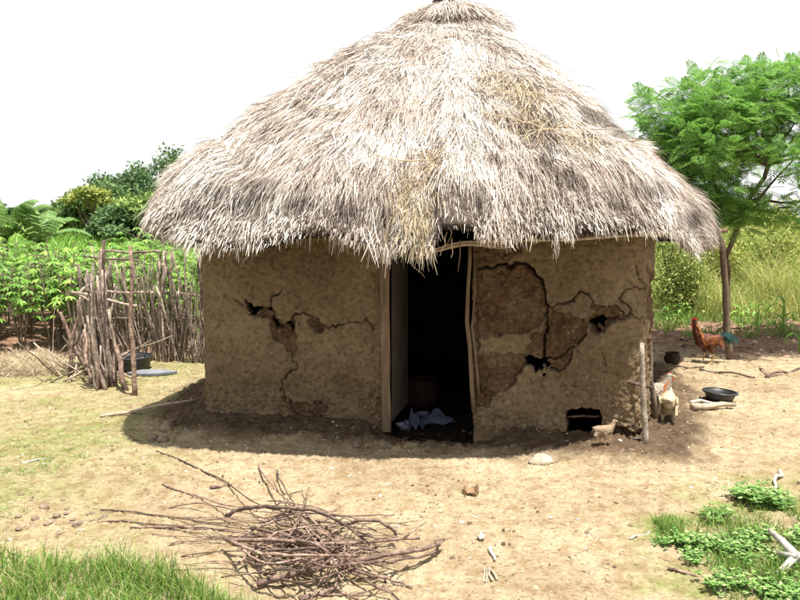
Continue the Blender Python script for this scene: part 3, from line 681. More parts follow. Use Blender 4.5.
# right-hand feathery tree: bipinnate fronds
def frond_mesh(npin=8, nl=5):
    V, Fq = [], []
    for i in range(npin):
        u = (i+1)/(npin+.5); x = u; z = -.28*u*u
        for sgn in (-1, 1):
            plen = .36*math.sin(math.pi*min(1, .25+.72*u))**.8
            for j in range(nl):
                v = (j+.6)/nl; y = sgn*plen*v; z2 = z-.18*v*v*plen; xx = x+.12*v
                for s2 in (-1, 1):
                    b = len(V); V += [(xx, y, z2), (xx+s2*.06+.01, y+sgn*.008, z2-.006), (xx+s2*.066+.014, y+sgn*.042, z2-.012), (xx+.004, y+sgn*.04, z2)]
                    Fq.append((b, b+1, b+2, b+3))
        
    return np.array(V), np.array(Fq)
fv, ff = frond_mesh()
def place(tv, tf_, pos, dirs, ups, sc):
    n = len(pos); X = dirs/np.linalg.norm(dirs, axis=1, keepdims=True); Y = np.cross(ups, X); Y /= np.linalg.norm(Y, axis=1, keepdims=True)+1e-9; Z = np.cross(X, Y)
    V = pos[:, None]+(tv[None, :, 0, None]*X[:, None]+tv[None, :, 1, None]*Y[:, None]+tv[None, :, 2, None]*Z[:, None])*sc[:, None, None]
    F = tf_[None]+(np.arange(n)*len(tv))[:, None, None]; return V.reshape(-1, 3), F.reshape(-1, tf_.shape[1])
q0 = at(729, 330); tb0 = Vector((q0.x, q0.y, gz(q0.x, q0.y)))
tree = empty('feathery_tree', tb0, 'bright green feathery leaved tree leaning over the yard behind the right end of the roof', 'tree')
blb = []
for (x, y, Y, r) in ((668, 118, 10.2, .42), (695, 98, 10.5, .45), (735, 88, 10.8, .48), (778, 92, 10.3, .5), (690, 140, 10.0, .5), (725, 125, 10.0, .55), (765, 120, 10.9, .5), (668, 155, 10.4, .36), (700, 185, 10.0, .42), (722, 165, 10.8, .45), (800, 125, 10.3, .55), (840, 110, 10.4, .6), (850, 150, 10.6, .6), (652, 98, 10.3, .2), (755, 72, 10.3, .25), (718, 212, 10.2, .32), (790, 75, 10.6, .3), (742, 222, 10.1, .22),
                     (790, 215, 10.0, .26), (652, 128, 10.2, .25), (880, 130, 11, .7), (690, 215, 10.6, .3), (678, 190, 10.7, .3), (705, 150, 9.7, .4), (745, 150, 9.8, .36), (800, 160, 9.6, .3), (826, 200, 10, .4), (728, 200, 10.4, .34), (705, 222, 10.3, .24), (668, 175, 10.3, .3), (655, 150, 10.3, .28), (770, 205, 10.9, .2), (760, 100, 9.9, .4), (715, 105, 9.9, .36), (712, 205, 10.1, .3), (735, 215, 10.2, .26), (690, 170, 10.0, .36), (752, 190, 10.9, .24)):
    Y -= .35; p = atd(x, y, Y)-tb0; blb.append((p.x, p.y, p.z, r*.95, r*1.15, r*.72))
mb = MB(); f0 = atd(726, 256, 10.7)-tb0; f = atd(745, 212, 10.6)-tb0; f2 = atd(768, 165, 10.4)-tb0
mb.tube(crook((0, 0, -.1), f0, 6, .03), list(np.linspace(.042, .036, 6)), 9, False); mb.tube(crook(f0, f, 4, .015), list(np.linspace(.036, .034, 4)), 9, False); mb.tube(crook(f, f2, 5, .03), list(np.linspace(.034, .03, 5)), 8, False)
for b_ in blb:
    st = f if b_[2] < f2.z else f2
    mb.tube(crook(st, Vector(b_[:3])+Vector((0, 0, .1)), 7, .06), list(np.linspace(.026, .006, 7)), 6, False)
mb.build('trunk', M['bark'], tree)
nfr = 4900; P_ = crown_points(nfr, blb, .3); Bc = np.array([b[:3] for b in blb]); nearest = Bc[np.argmin(((P_[:, None]-Bc[None])**2).sum(-1), 1)]
dd = (P_-nearest)*1.6+rng.normal(0, .35, (nfr, 3)); dd[:, 2] = dd[:, 2]*.6+.05
ups = rng.normal(0, .35, (nfr, 3)); ups[:, 2] += 1
V, F = place(fv, ff, P_, dd, ups, rng.uniform(.12, .24, nfr)); link('crown', npmesh('crown', V, F), M['leaf_tree'], tree, False)

# bushes behind the yard on the right
bushes = [(676, 13.2, .75, 1.9, 'dark leafy bush directly behind the right wall corner'), (708, 15.0, .8, 1.5, 'leafy bush with bare stems between hut wall and veranda post'),
          (756, 15.2, 1.1, 1.55, 'yellow green bush beyond the veranda post'), (806, 15.0, 1.1, 1.6, 'yellow green bush at the right edge behind the maize'),
          (640, 17.0, 1.8, 2.3, 'large bush hidden behind the right part of the hut'), (850, 18, 2.0, 2.6, 'tall bush beyond the right edge of the yard'), (770, 20, 2.2, 2.1, 'wide bush at the back under the feathery tree')]
for px_, Y, w, h, lab in bushes:
    p = atd(px_, 250, Y); z = gz(p.x, Y)
    make_tree('bush', (p.x, Y, z), lab, 'bush', rblobs(w, h, 11, .05), 9000, .06, M['leaf_bush'], .04, 'bushes behind the yard', .3)

# tall dry grass (stuff)
def blades(n, x, y, h, w, lean, segs=3, z=None):
    z = gh(x, y) if z is None else z; a = rng.uniform(0, 2*np.pi, n); dx, dy = np.cos(a)*lean*h, np.sin(a)*lean*h; fa = rng.uniform(0, np.pi, n); wx, wy = np.cos(fa)*w/2, np.sin(fa)*w/2
    V = []
    for k in range(segs+1):
        u = k/segs; k2 = u*u; ww = (1-u**1.6)*.95+.05; zz = z+h*(u-.35*lean*k2)-.01
        V += [np.stack([x+dx*k2-wx*ww, y+dy*k2-wy*ww, zz], -1), np.stack([x+dx*k2+wx*ww, y+dy*k2+wy*ww, zz], -1)]
    V = np.stack(V, 1); b = np.arange(n)*2*(segs+1)
    F = np.stack([np.stack([b+2*k, b+2*k+1, b+2*k+3, b+2*k+2], -1) for k in range(segs)], 1).reshape(-1, 4)
    return V.reshape(-1, 3), F
def patchy(n, x0, x1, y0, y1, f, thr, seed):
    x = rng.uniform(x0, x1, n*3); y = rng.uniform(y0, y1, n*3); k = fbm(x, y, f, 3, seed) > thr; return x[k][:n], y[k][:n]
x, y = patchy(19000, 2.6, 11, 12.9, 16, 1.1, -.12, 401); n = len(x)
V, F = blades(n, x, y, rng.uniform(.3, 1.3, n)*(.85+1.2*fbm(x, y, 1.3, 3, 411)), rng.uniform(.006, .016, n), rng.uniform(.1, 1.1, n))
tag(link('tall_grass', npmesh('tall_grass', V, F), M['drygrass'], None, False), 'tall yellow green grass growing wild behind the yard on the right', 'grass', kind='stuff')
x, y = patchy(3200, 2.6, 9, 10.9, 13, 2.0, .12, 421); n = len(x)
V, F = blades(n, x, y, rng.uniform(.06, .28, n), rng.uniform(.008, .016, n), rng.uniform(.1, .8, n), 2)
tag(link('short_grass', npmesh('short_grass', V, F), M['grass'], None, False), 'short green grass and weeds round the young maize on the right', 'grass', kind='stuff')

# maize
def maize_mesh(h, nl, L, seed):
    r = random.Random(seed); st = MB(); st.tube([(0, 0, -.03), (.01, 0, h*.5), (0, .01, h)], [.012, .01, .005], 6); lv_ = MB()
    for i in range(nl):
        a = i*2.4+r.uniform(-.4, .4); z0 = h*(.08+.9*i/nl); ll = L*r.uniform(.75, 1.15); pts = []
        for k in range(7):
            u = k/6; pts.append((math.cos(a)*ll*.72*u**.9, math.sin(a)*ll*.72*u**.9, z0+ll*(.75*u-.85*u*u*r.uniform(.85, 1.1))))
        lv_.strip(pts, [.02, .038, .042, .038, .03, .018, .003], (-math.sin(a)*.15-math.cos(a)*.5, math.cos(a)*.15-math.sin(a)*.5, 1))
    return st.mesh('stalk'), lv_.mesh('leaves')
mz = [maize_mesh(.42, 9, .42, s) for s in (1, 2, 3)]+[maize_mesh(1.1, 12, .6, 4)]
def plant_maize(x, y, var, sc, label, group):
    o = empty('maize_plant', (x, y, gz(x, y)), label, 'maize plant', group, random.uniform(0, 6)); o.scale = (sc,)*3
    a, b_ = mz[var]
    for nm, m_, mt in (('stalk', a, M['leaf_maize']), ('leaves', b_, M['leaf_maize'])):
        c = bpy.data.objects.new(nm, m_); col.objects.link(c); c.parent = o
        if not m_.materials: m_.materials.append(mt)
spots = [(783, 337, 1.15, 'tallest young maize plant, at the right edge behind the shaded ground'), (799, 352, .8, 'maize plant cut by the right edge of the picture'),
         (757, 334, .9, None), (748, 328, .8, None), (741, 333, .85, None), (682, 326, .75, 'young maize plant just left of the rooster head'), (668, 328, .8, None), (700, 316, .7, None), (715, 320, .65, None), (690, 313, .7, None), (765, 322, .7, None), (672, 316, .7, None), (776, 316, .6, None), (812, 330, 1.0, None), (830, 338, .9, None)]
for i, (a, b_, sc, lab) in enumerate(spots):
    p = at(a, b_); plant_maize(p.x, p.y, i % 3, sc, lab or 'young maize plant sprouting among the weeds behind the rooster', 'young maize plants on the right')

# cassava
def cassava_mesh(seed):
    r = random.Random(seed); st = MB(); V, F = [], []; pos, dr_, up_ = [], [], []
    for s in range(3):
        a = r.uniform(0, 6.28); top = Vector((math.cos(a)*.22, math.sin(a)*.22, r.uniform(.95, 1.45))); pth = crook((math.cos(a)*.03, math.sin(a)*.03, -.03), top, 6, .02); st.tube(pth, [.014, .013, .012, .011, .009, .006], 6)
        for k in range(15):
            u = r.uniform(.42, 1.0); p = pth[0].lerp(top, u); b = r.uniform(0, 6.28); e = r.uniform(.1, .3); q = p+Vector((math.cos(b)*e, math.sin(b)*e, .08+r.uniform(-.06, .06)))
            st.tube([p, p.lerp(q, .5)+Vector((0, 0, .03)), q], .003, 4, False)
            for j in range(7):   # palmate leaf
                c = b+(j-3)*.62; dn = Vector((math.cos(c), math.sin(c), -.35+r.uniform(-.15, .1))); l = r.uniform(.10, .16)*(1-.09*abs(j-3)); sd = Vector((-math.sin(c), math.cos(c), r.uniform(-.3, .3)))*l*.16
                bb = len(V); V += [q, q+dn*l*.55+sd, q+dn*l+Vector((0, 0, -.02)), q+dn*l*.55-sd]; F.append((bb, bb+1, bb+2, bb+3))
    lm = bpy.data.meshes.new('leaves'); lm.from_pydata([tuple(v) for v in V], [], F); return st.mesh('stem'), lm
cs = [cassava_mesh(s) for s in range(5)]
for a, b_ in cs: a.materials.append(M['bark']); b_.materials.append(M['leaf_cassava'])
k = 0
for row in range(7):
    Y = 10.0+row*.62
    for j in range(13):
        X = -7.4+j*.46+random.uniform(-.15, .15)+(row % 2)*.2; yy = Y+random.uniform(-.2, .2)
        if X > -2.9+.12*(yy-10) or (row == 0 and X > -3.9): continue
        if X < -.62*yy-.3: continue
        o = empty('cassava_plant', (X, yy, gz(X, yy)), 'leafy green cassava plant in the dense plot left of the stick fence' if row else 'cassava plant in the front row of the plot, left of the stick fence', 'cassava plant', 'cassava plants in the plot', random.uniform(0, 6))
        s_ = random.uniform(.8, 1.1)*.92; o.scale = (s_*1.1, s_*1.1, s_*(1+.012*row)); a, b_ = cs[k % 5]; k += 1
        for nm, m_ in (('stem', a), ('leaves', b_)): c = bpy.data.objects.new(nm, m_); col.objects.link(c); c.parent = o
# field beyond
x = rng.uniform(-22, 1, 16000); y = rng.uniform(14.5, 31, 16000); n = len(x)
V, F = blades(n, x, y, rng.uniform(.5, 1.15, n), rng.uniform(.03, .07, n), rng.uniform(.2, .9, n), 3)
tag(link('maize_field', npmesh('maize_field', V, F), M['leaf_maize'], None, False), 'pale green crop field between the cassava plot and the far trees', 'crop field', kind='stuff')
# tall green stalks behind the fence
for i in range(12):
    X = -3.0+i*.19+random.uniform(-.05, .05)-.1; Y = 10.0+random.uniform(-.1, .7)
    plant_maize(X-.25, Y+.2, 3, random.uniform(.85, 1.05), 'tall maize stalk standing close behind the stick fence', 'maize behind the stick fence')

# banana plant
def banana(loc, h, L, label, seed):
    r = random.Random(seed); o = empty('banana_plant', loc, label, 'banana plant', 'banana plants beyond the cassava')
    MB().tube([(0, 0, -.1), (.03, 0, h*.5), (0, .03, h)], [.12, .10, .06], 10).build('stem', M['leaf_banana'], o)
    for i in range(8):
        a = i*2.4+r.uniform(-.3, .3); e = r.uniform(.7, 1.5); mb = MB(); pts = []
        for k in range(15):
            u = k/14; pts.append(Vector((math.cos(a)*L*(.1+.85*u)*(1-.25*e*u)*u**.2, math.sin(a)*L*(.1+.85*u)*(1-.25*e*u)*u**.2, h-.1+L*(e*u-.9*u*u*(.5+.3*e)))))
        sd = Vector((-math.sin(a), math.cos(a), 0)); 
        for k in range(14):
            for sg in (-1, 1):
                w0 = .19*math.sin(math.pi*min(1, .12+k/14*.86))**.6; w1 = w0*.95; b = len(mb.v); dr = -.35*w0
                gap = r.uniform(.0, .22)
                p0, p1 = pts[k], pts[k].lerp(pts[k+1], 1-gap)
                mb.v += [p0, p1, p1+sd*sg*w1+Vector((0, 0, dr)), p0+sd*sg*w0+Vector((0, 0, dr*r.uniform(.7, 1.3)))]; mb.f.append((b, b+1, b+2, b+3) if sg > 0 else (b+3, b+2, b+1, b))
        mb.build('leaf', M['leaf_banana'], o, False)
for px_, Y, h, L, lab in ((38, 15.5, 1.35, 1.35, 'banana plant with arching pale leaves rising over the cassava'), (2, 15.0, 1.45, 1.45, 'banana plant with blue green leaves at the left edge'), (-70, 17, 1.8, 1.7, 'banana plant beyond the left edge of the plot')):
    p = atd(px_, 230, Y); banana((p.x, Y, gz(p.x, Y)), h, L, lab, int(px_+200))

# far trees on the left
far = [(172, 38, 150, 46, 'highest dark tree on the rise, touching the left slope of the roof'), (136, 36, 168, 44, 'rounded dark tree next to the highest one'), (198, 40, 172, 48, 'dark tree half hidden by the left slope of the roof'),
       (106, 34, 181, 40, 'mid green tree below the ridge of dark trees'), (86, 36, 196, 34, 'small tree at the left end of the ridge'), (150, 30, 190, 36, 'yellow green tree in front of the ridge trees'), (118, 29, 203, 30, 'low bushy tree at the edge of the field'),
       (178, 28, 205, 34, 'low leafy tree just left of the eave'), (62, 34, 205, 26, 'small distant tree behind the banana leaves'), (22, 42, 208, 34, 'distant dark tree behind the banana plant'), (-30, 40, 200, 40, 'distant tree beyond the left edge'), (230, 42, 165, 50, 'distant tree hidden behind the roof')]
for i, (px_, Y, ytop, wpx, lab) in enumerate(far):
    top = atd(px_, ytop, Y); z = gz(top.x, Y); h = top.z-z; w = wpx/FPX*Y
    bl = [(0, 0, h-w*.25-.3, w*.5, w*.5, h*.22)]+[(w*.75*math.cos(a), w*.5*math.sin(a), h*random.uniform(.42, .78), w*random.uniform(.3, .48), w*.4, h*random.uniform(.14, .22)) for a in [random.uniform(0, 6.28) for _ in range(9)]]
    make_tree('broadleaf_tree', (top.x, Y, z), lab, 'tree', bl, 9000, .20, M['leaf_dark'] if i % 3 != 2 else M['leaf_mid'], .16, 'trees beyond the field', .3)
# flat-topped acacia with umbrella sprays
p = atd(88, 200, 31); z = gz(p.x, 31)
bl = [(atd(x, y, 31).x-p.x, random.uniform(-.6, .6), atd(x, y, 31).z-z, r, r, .14) for x, y, r in ((80, 193, .45), (92, 191, .5), (104, 194, .4), (74, 200, .3), (97, 199, .35), (86, 203, .3), (110, 200, .3))]
make_tree('acacia_tree', (p.x, 31, z), 'flat topped acacia with layered sprays against the white sky', 'tree', bl, 2200, .16, M['leaf_bush'], .08)
# trees behind the hut on the right, far
for px_, Y, yt, wpx, lab in ((690, 34, 215, 60, 'low distant tree seen under the right eave'), (800, 30, 205, 70, 'distant tree under the feathery crown'), (560, 40, 200, 60, 'distant tree hidden behind the hut'), (900, 32, 180, 70, 'distant tree beyond the right edge')):
    top = atd(px_, yt, Y); z = gz(top.x, Y); h = top.z-z; w = wpx/FPX*Y
    make_tree('broadleaf_tree', (top.x, Y, z), lab, 'tree', [(w*.6*math.cos(a), w*.5*math.sin(a), h*random.uniform(.4, .8), w*.4, w*.4, h*.2) for a in [random.uniform(0, 6.28) for _ in range(9)]], 4500, .26, M['leaf_bush'], .14, 'trees behind the yard')

# ------------------------------------------------------------------ stick fence
fb = at(200, 362); fence = empty('stick_fence', (-2.9, 9.2, 0), 'rickety fence of upright dry sticks tied to rails, left of the hut', 'fence'); FLo = Vector((-2.9, 9.2, 0))
def fpart(mb, name, mat=None, root=None):
    o = mb.build(name, mat or M['stake'], root or fence); o.data.transform(Matrix.Translation(-Vector((root or fence).location))); return o
L0 = at(104, 360); L1 = at(215, 364)
for i in range(66):
    u = (i+random.uniform(-.8, .8))/65; p = L0.lerp(L1, u)+Vector((0, random.uniform(-.05, .05), 0)); p.z = gz(p.x, p.y)-.05
    h = random.uniform(1.22, 1.5)*(1-.05*math.sin(u*6)); ln = random.gauss(0, .15)+.02; h *= random.choice((1, 1, 1, 1, .85, .7)); r_ = random.uniform(.007, .019)
    fpart(MB().tube(crook(p, p+Vector((ln*h, random.uniform(-.06, .06), h)), 7, .02), list(np.linspace(r_, r_*.6, 7)), 6), 'stake')
for (x0, y0, x1, y1, Y, r_) in ((104, 251, 162, 252, 9.1, .016), (104, 291, 205, 296, 9.15, .017), (108, 319, 203, 319, 9.15, .015), (140, 343, 176, 346, 9.15, .013)):
    fpart(MB().tube(crook(atd(x0, y0, Y), atd(x1, y1, Y), 9, .02), r_, 6), 'rail')
tw = MB()
for i in range(230):
    u = random.random(); p = L0.lerp(L1, u)+Vector((0, random.uniform(-.09, .12), 0)); h = random.uniform(.3, 1.15); p.z = gz(p.x, p.y)+random.choice((0, 0, .2, .4)); q = p+Vector((random.gauss(0, .16)*h, random.gauss(0, .06), h*.8)); tw.tube([p, p.lerp(q, .5)+Vector((random.gauss(0, .02), 0, 0)), q], [.006, .005, .003], 4, False)
tag(fpart(tw, 'twigs'), kind='stuff')
# left return of the fence running towards the viewer
L2 = at(104, 388); L3 = at(62, 356)
for i in range(18):
    u = (i+random.uniform(-.4, .4))/17; p = at(98, 372).lerp(at(74, 352), u); p += Vector((random.uniform(-.08, .08), random.uniform(-.08, .08), 0)); p.z = gz(p.x, p.y)-.05; h = random.uniform(.85, 1.25); r_ = random.uniform(.013, .026)
    fpart(MB().tube(crook(p, p+Vector((random.gauss(.05, .12)*h, random.gauss(0, .08), h)), 7, .025), list(np.linspace(r_, r_*.5, 7)), 6), 'stake')
for (a, b_, r_) in (((70, 292, 8.7), (136, 306, 7.75), .016), ((84, 256, 8.9), (137, 261, 7.75), .014), ((78, 296, 8.6), (100, 272, 8.6), .018), ((116, 372, 7.95), (137, 379, 7.75), .012), ((78, 295, 8.6), (106, 305, 8.0), .013)):
    fpart(MB().tube(crook(atd(*a), atd(*b_), 7, .015), r_, 6), 'rail')
p = at(135, 396); p.z = gz(p.x, p.y)-.08
fpart(MB().tube(crook(p, atd(130, 246, p.y), 9, .018), list(np.linspace(.028, .016, 9)), 8), 'gate_post', M['stick'])
p = at(102, 384); fpart(MB().tube(crook(p, atd(104, 240, p.y), 8, .015), list(np.linspace(.022, .014, 8)), 7), 'gate_post', M['stick'])
fpart(MB().tube(crook(atd(156, 286, 9.05), atd(168, 323, 9.0), 4, .01), .012, 6), 'loose_stick', M['palewood'])
for k in range(3): fpart(MB().tube(crook(atd(186, 287, 9.05), atd(182+k*5, 345, 9.05), 5, .02), .012, 6), 'stake', M['stick'])
# the thick sheaf of stakes at the corner
bundle = empty('stake_bundle', at(106, 388), 'thick sheaf of long stakes leaning together at the near corner of the fence', 'sticks')
for i in range(34):
    a = random.uniform(0, 6.28); bx = random.gauss(0, .055); by = random.gauss(0, .06); p0 = at(105, 388)+Vector((bx*1.0, by, -.05)); tt2 = random.uniform(.45, 1.45)
    tp2 = Vector((at(97, 389).x+random.gauss(0, .06), p0.y+random.gauss(.05, .06), tt2)); tp2 = p0.lerp(tp2, 1.0) if random.random() > .3 else Vector((p0.x-.05+random.gauss(0, .04), p0.y, tt2*.9))
    r_ = random.uniform(.009, .02); fpart(MB().tube(crook(p0, tp2, 7, .02), list(np.linspace(r_*1.3, r_*.6, 7)), 7), 'stake', M['stake'], bundle)
fpart(MB().tube(crook(at(126, 391)+Vector((0, 0, 0)), atd(98, 300, 8.0), 8, .03), list(np.linspace(.032, .018, 8)), 8), 'stake', M['stick'], bundle)
# brush heap at left foot
heap = empty('brush_heap', at(76, 378), 'heap of broken sticks leaning against the left end of the fence', 'sticks')
for i in range(55):
    p0 = at(random.uniform(48, 96), random.uniform(352, 384)); d = Vector((random.gauss(.15, .35), random.gauss(0, .25), abs(random.gauss(.22, .2))+.04)); r_ = random.uniform(.006, .014)
    fpart(MB().tube(crook(p0, p0+d, 6, .02), list(np.linspace(r_, r_*.5, 6)), 5), 'broken_stick', random.choice([M['stick'], M['palewood'], M['stake']]), heap)
for (a, b_) in (((88, 376), (60, 312)), ((84, 366), (62, 318)), ((70, 378), (78, 300)), ((92, 384), (84, 330))):
    p0 = at(*a); fpart(MB().tube(crook(p0, atd(*b_, p0.y+.2), 6, .02), list(np.linspace(.024, .016, 6)), 7), 'leaning_stake', M['stick'], heap)

# ------------------------------------------------------------------ things in the yard
def grounded(px_, py_, name, label, cat, group=None, rz=0):
    p = at(px_, py_); return empty(name, (p.x, p.y, gz(p.x, p.y)), label, cat, group, rz)
def basin(px_, py_, r, h, label, tp=.72):
    o = grounded(px_, py_, 'basin', label, 'basin', 'black basins')
    MB().lathe([(.001, .0), (r*tp, 0), (r*(tp*.4+.58), h*.6), (r*.97, h*.96), (r*1.0, h), (r*1.06, h), (r*1.06, h-.012), (r*1.02, h-.015)][0:5]+[(r*.97, h*1.0), (r*.94, h*.97), (r*(tp*.4+.55), h*.6), (r*(tp-.04), .012), (.001, .012)], 44).build('bowl', M['black'], o)
    MB().lathe([(r*.96, h-.006), (r*1.07, h-.008), (r*1.08, h+.002), (r*1.06, h+.007), (r*.96, h+.006)], 44).build('rim', M['black'], o)
    return o
bs_ = basin(132.5, 371, .215, .15, 'deep black basin inside the stick pen, behind the front gate post', .9)
b2 = basin(719, 402.5, .15, .10, 'small black basin on the bare ground right of the hut'); b2.rotation_euler = (.0, .06, 0)
so_ = grounded(150, 376, 'slate_sheet', 'flat grey sheet lying beside the basin in the stick pen', 'sheet')
sv = MB(); cs_ = [(-.24, -.06), (-.08, -.13), (.12, -.10), (.30, .02), (.12, .13), (-.12, .12)]
sv.v = [Vector((x_, y_, z_)) for z_ in (.005, .03) for x_, y_ in cs_]; sv.f = [tuple(range(6, 12)), tuple(reversed(range(6)))]+[(k, (k+1) % 6, 6+(k+1) % 6, 6+k) for k in range(6)]
sv.build('sheet', M['slab'], so_, False)
def rock(px_, py_, r, label, mat, group=None, sq=.7, seed=0):
    o = MB().ell((0, 0, 0), (1, 1, 1), n=18, m=12); r0 = random.Random(seed)
    ph = [r0.uniform(0, 6) for _ in range(6)]
    for v in o.v:
        k = 1+.10*math.sin(11*v.x+9*v.z+ph[4])*math.sin(8*v.y+ph[5])+.14*math.sin(2.3*v.x+ph[0])+.12*math.sin(3.1*v.y+ph[1])+.09*math.sin(4.3*v.z+ph[2])+.06*math.sin(7*v.x+5*v.y+ph[3]); v.x *= r[0]*k; v.y *= r[1]*k; v.z *= r[2]*k
    ob = o.build('stone', mat); p = at(px_, py_); ob.location = (p.x, p.y, gz(p.x, p.y)+r[2]*.45); ob.rotation_euler = (0, 0, r0.uniform(0, 6)); tag(ob, label, 'stone', group); return ob
rock(540, 464, (.085, .055, .045), 'pale yellow stone at the edge of the roof shadow, in front of the right wall', M['stone'], seed=3)
rock(166, 433, (.055, .045, .045), 'brown stone in the shadow, top one of the three left of the hut', M['stonedark'], 'three stones left of the hut', seed=4)
rock(153, 439, (.05, .045, .035), 'brown stone in the shadow, left one of the three left of the hut', M['stonedark'], 'three stones left of the hut', seed=5)
rock(163, 441, (.045, .04, .03), 'brown stone in the shadow, right lower one of the three left of the hut', M['stonedark'], 'three stones left of the hut', seed=6)
for i, (a, b_, r_, lab) in enumerate(((44, 510, .035, 'reddish clod at the edge of the grass, furthest left'), (78, 527, .03, 'reddish brown clod near the tips of the firewood twigs'), (551, 518, .016, 'small white pebble right of the dead leaf'), (578, 520, .011, 'small pinkish pebble beside the white one'), (635, 450, .02, 'small pale pebble by the foot of the white corner post'), (620, 452, .018, 'small yellow pebble below the hole in the wall'), (357, 447, .035, 'brown clod in the shadow before the doorway'), (616, 505, .014, 'tiny dark pebble on the bare yard'))):
    rock(a, b_, (r_, r_*.8, r_*.6), lab, M['stonedark'] if i in (0, 1, 6, 7) else M['husk'], None, seed=20+i)
for i in range(26):
    a, b_ = random.gauss(60, 26), random.gauss(518, 9); r_ = random.uniform(.008, .026)
    rock(a, b_, (r_, r_*.8, r_*.6), 'crumbly reddish clod in the loose heap at the edge of the grass on the left', M['stonedark'], 'clods at the grass edge', seed=60+i)
# dead leaf, husks, bone-like scraps
def crumple(px_, py_, r, label, mat, name, cat, seed):
    r0 = random.Random(seed); p = at(px_, py_); mb = MB(); g = 7
    for i in range(g):
        for j in range(g):
            u, v_ = i/(g-1)-.5, j/(g-1)-.5; mb.v.append(Vector((u*r*1.6*(1-v_*v_*2), v_*r*2, r*(.45+.8*math.sin(5*u+seed)*math.cos(6*v_+seed)+r0.uniform(-.12, .12)))))
    for i in range(g-1):
        for j in range(g-1): b0 = i*g+j; mb.f.append((b0, b0+g, b0+g+1, b0+1))
    ob = mb.build(name, mat); ob.location = (p.x, p.y, gz(p.x, p.y)+.005); ob.rotation_euler = (0, .3, r0.uniform(0, 6)); m2 = ob.modifiers.new('s', 'SOLIDIFY'); m2.thickness = .002
    return tag(ob, label, cat)
crumple(471, 492, .055, 'crumpled brown dead leaf on the sunlit yard before the doorway', M['leafdead'], 'dead_leaf', 'leaf', 1)
crumple(482, 538, .028, 'small white scrap on the yard left of the pale pebble', M['husk'], 'white_scrap', 'scrap', 2)
def ground_stick(x0, y0, x1, y1, r, name, label, cat, mat, amp=.01, group=None, z0=None, z1=None, sag=0, n=8):
    A, B = at(x0, y0), at(x1, y1); A.z = gz(A.x, A.y)+r if z0 is None else z0; B.z = gz(B.x, B.y)+r if z1 is None else z1
    o = MB().tube(crook(A, B, n, amp, sag), list(np.linspace(r, r*.55, n)), 6).build(name, mat); return tag(o, label, cat, group)
ground_stick(490, 548, 495, 560, .012, 'husk', 'white splinter lying on the yard', 'splinter', M['husk'], .003)
for k, (x0, y0, x1, y1) in enumerate(((483, 583, 486, 566), (486, 584, 487, 567), (492, 581, 488, 567), (497, 580, 489, 566))):
    ground_stick(x0, y0, x1, y1, .007, 'husk_fibre', 'one of four short pale fibres fanned out at the bottom centre of the yard', 'fibre', M['palewood'], .004, 'fanned pale fibres')
ground_stick(100, 419, 198, 410, .017, 'pole', 'long pale pole lying on the ground left of the hut wall', 'pole', M['palewood'], .015)
ground_stick(780, 470, 776, 493, .014, 'stick', 'short white stick lying near the weeds at the right', 'stick', M['husk'], .02)
ground_stick(692, 414, 735, 409, .035, 'log', 'pale split log lying below the small black basin', 'log', M['palewood'], .008)
ground_stick(690, 408, 728, 404, .018, 'stick', 'pale stick lying right below the small black basin', 'stick', M['greywood'], .012)
ground_stick(700, 371, 755, 379, .018, 'branch', 'dark fallen branch on the ground behind the small basin', 'branch', M['bark'], .02)
ground_stick(766, 378, 800, 368, .018, 'branch', 'thin fallen branch at the right edge behind the basin', 'branch', M['stick'], .02)
ground_stick(760, 366, 770, 378, .012, 'branch', 'short fallen branch crossing the thin one at the right', 'branch', M['stick'], .02)
ground_stick(652, 372, 704, 368, .014, 'branch', 'thin branch on the ground behind the hen', 'branch', M['stick'], .02)
ground_stick(668, 570, 740, 588, .008, 'stick', 'thin brown stick lying in front of the weed patch', 'stick', M['stick'], .015)
ground_stick(630, 541, 650, 534, .007, 'stick', 'short grey twig left of the weed patch', 'stick', M['greywood'], .01)
ground_stick(210, 490, 232, 487, .012, 'stick', 'stubby brown stick lying behind the firewood pile', 'stick', M['stick'], .004)
ground_stick(22, 466, 46, 461, .010, 'stick', 'short pale stick on the yard at the far left', 'stick', M['greywood'], .006)
fo = grounded(795, 560, 'forked_branch', 'bleached white forked branch lying on the weeds at the right edge', 'branch')
fm = MB(); O0 = Vector(fo.location)
def fz(x_, y_, z_): p = at(x_, y_, z_); return p-O0
fm.tube([fz(770, 531, .10), fz(782, 541, .12), fz(794, 554, .11), fz(808, 562, .08), fz(830, 568, .05)], [.014, .018, .022, .024, .026], 8)
fm.tube([fz(778, 553, .08), fz(788, 555, .10), fz(796, 556, .11)], [.01, .012, .014], 7); fm.tube([fz(776, 574, .04), fz(786, 566, .07), fz(796, 556, .10)], [.012, .017, .018], 7)
fm.build('limb', M['greywood'], fo)
# pale straw heap at far left
hp = grounded(28, 372, 'straw_heap', 'pale heap of chopped straw at the far left under the cassava', 'heap')
q = MB().ell((0, 0, -.05), (.42, .3, .24), n=30, m=16)
for v in q.v: v += Vector((.03*math.sin(v.y*20), .03*math.sin(v.x*17), .025*math.sin(v.x*23+v.y*19)))
q.build('mound', M['strawbed'], hp)
n = 4200; u = rng.normal(0, 1, (n, 3)); u /= np.linalg.norm(u, axis=1, keepdims=True); u[:, 2] = abs(u[:, 2]); pos = u*np.array([.43, .31, .2]); 
V, F = leafcards(n, pos, .11, asp=.035); tag(link('straw', npmesh('straw', V, F), M['straw_gold'], hp, False), kind='stuff')
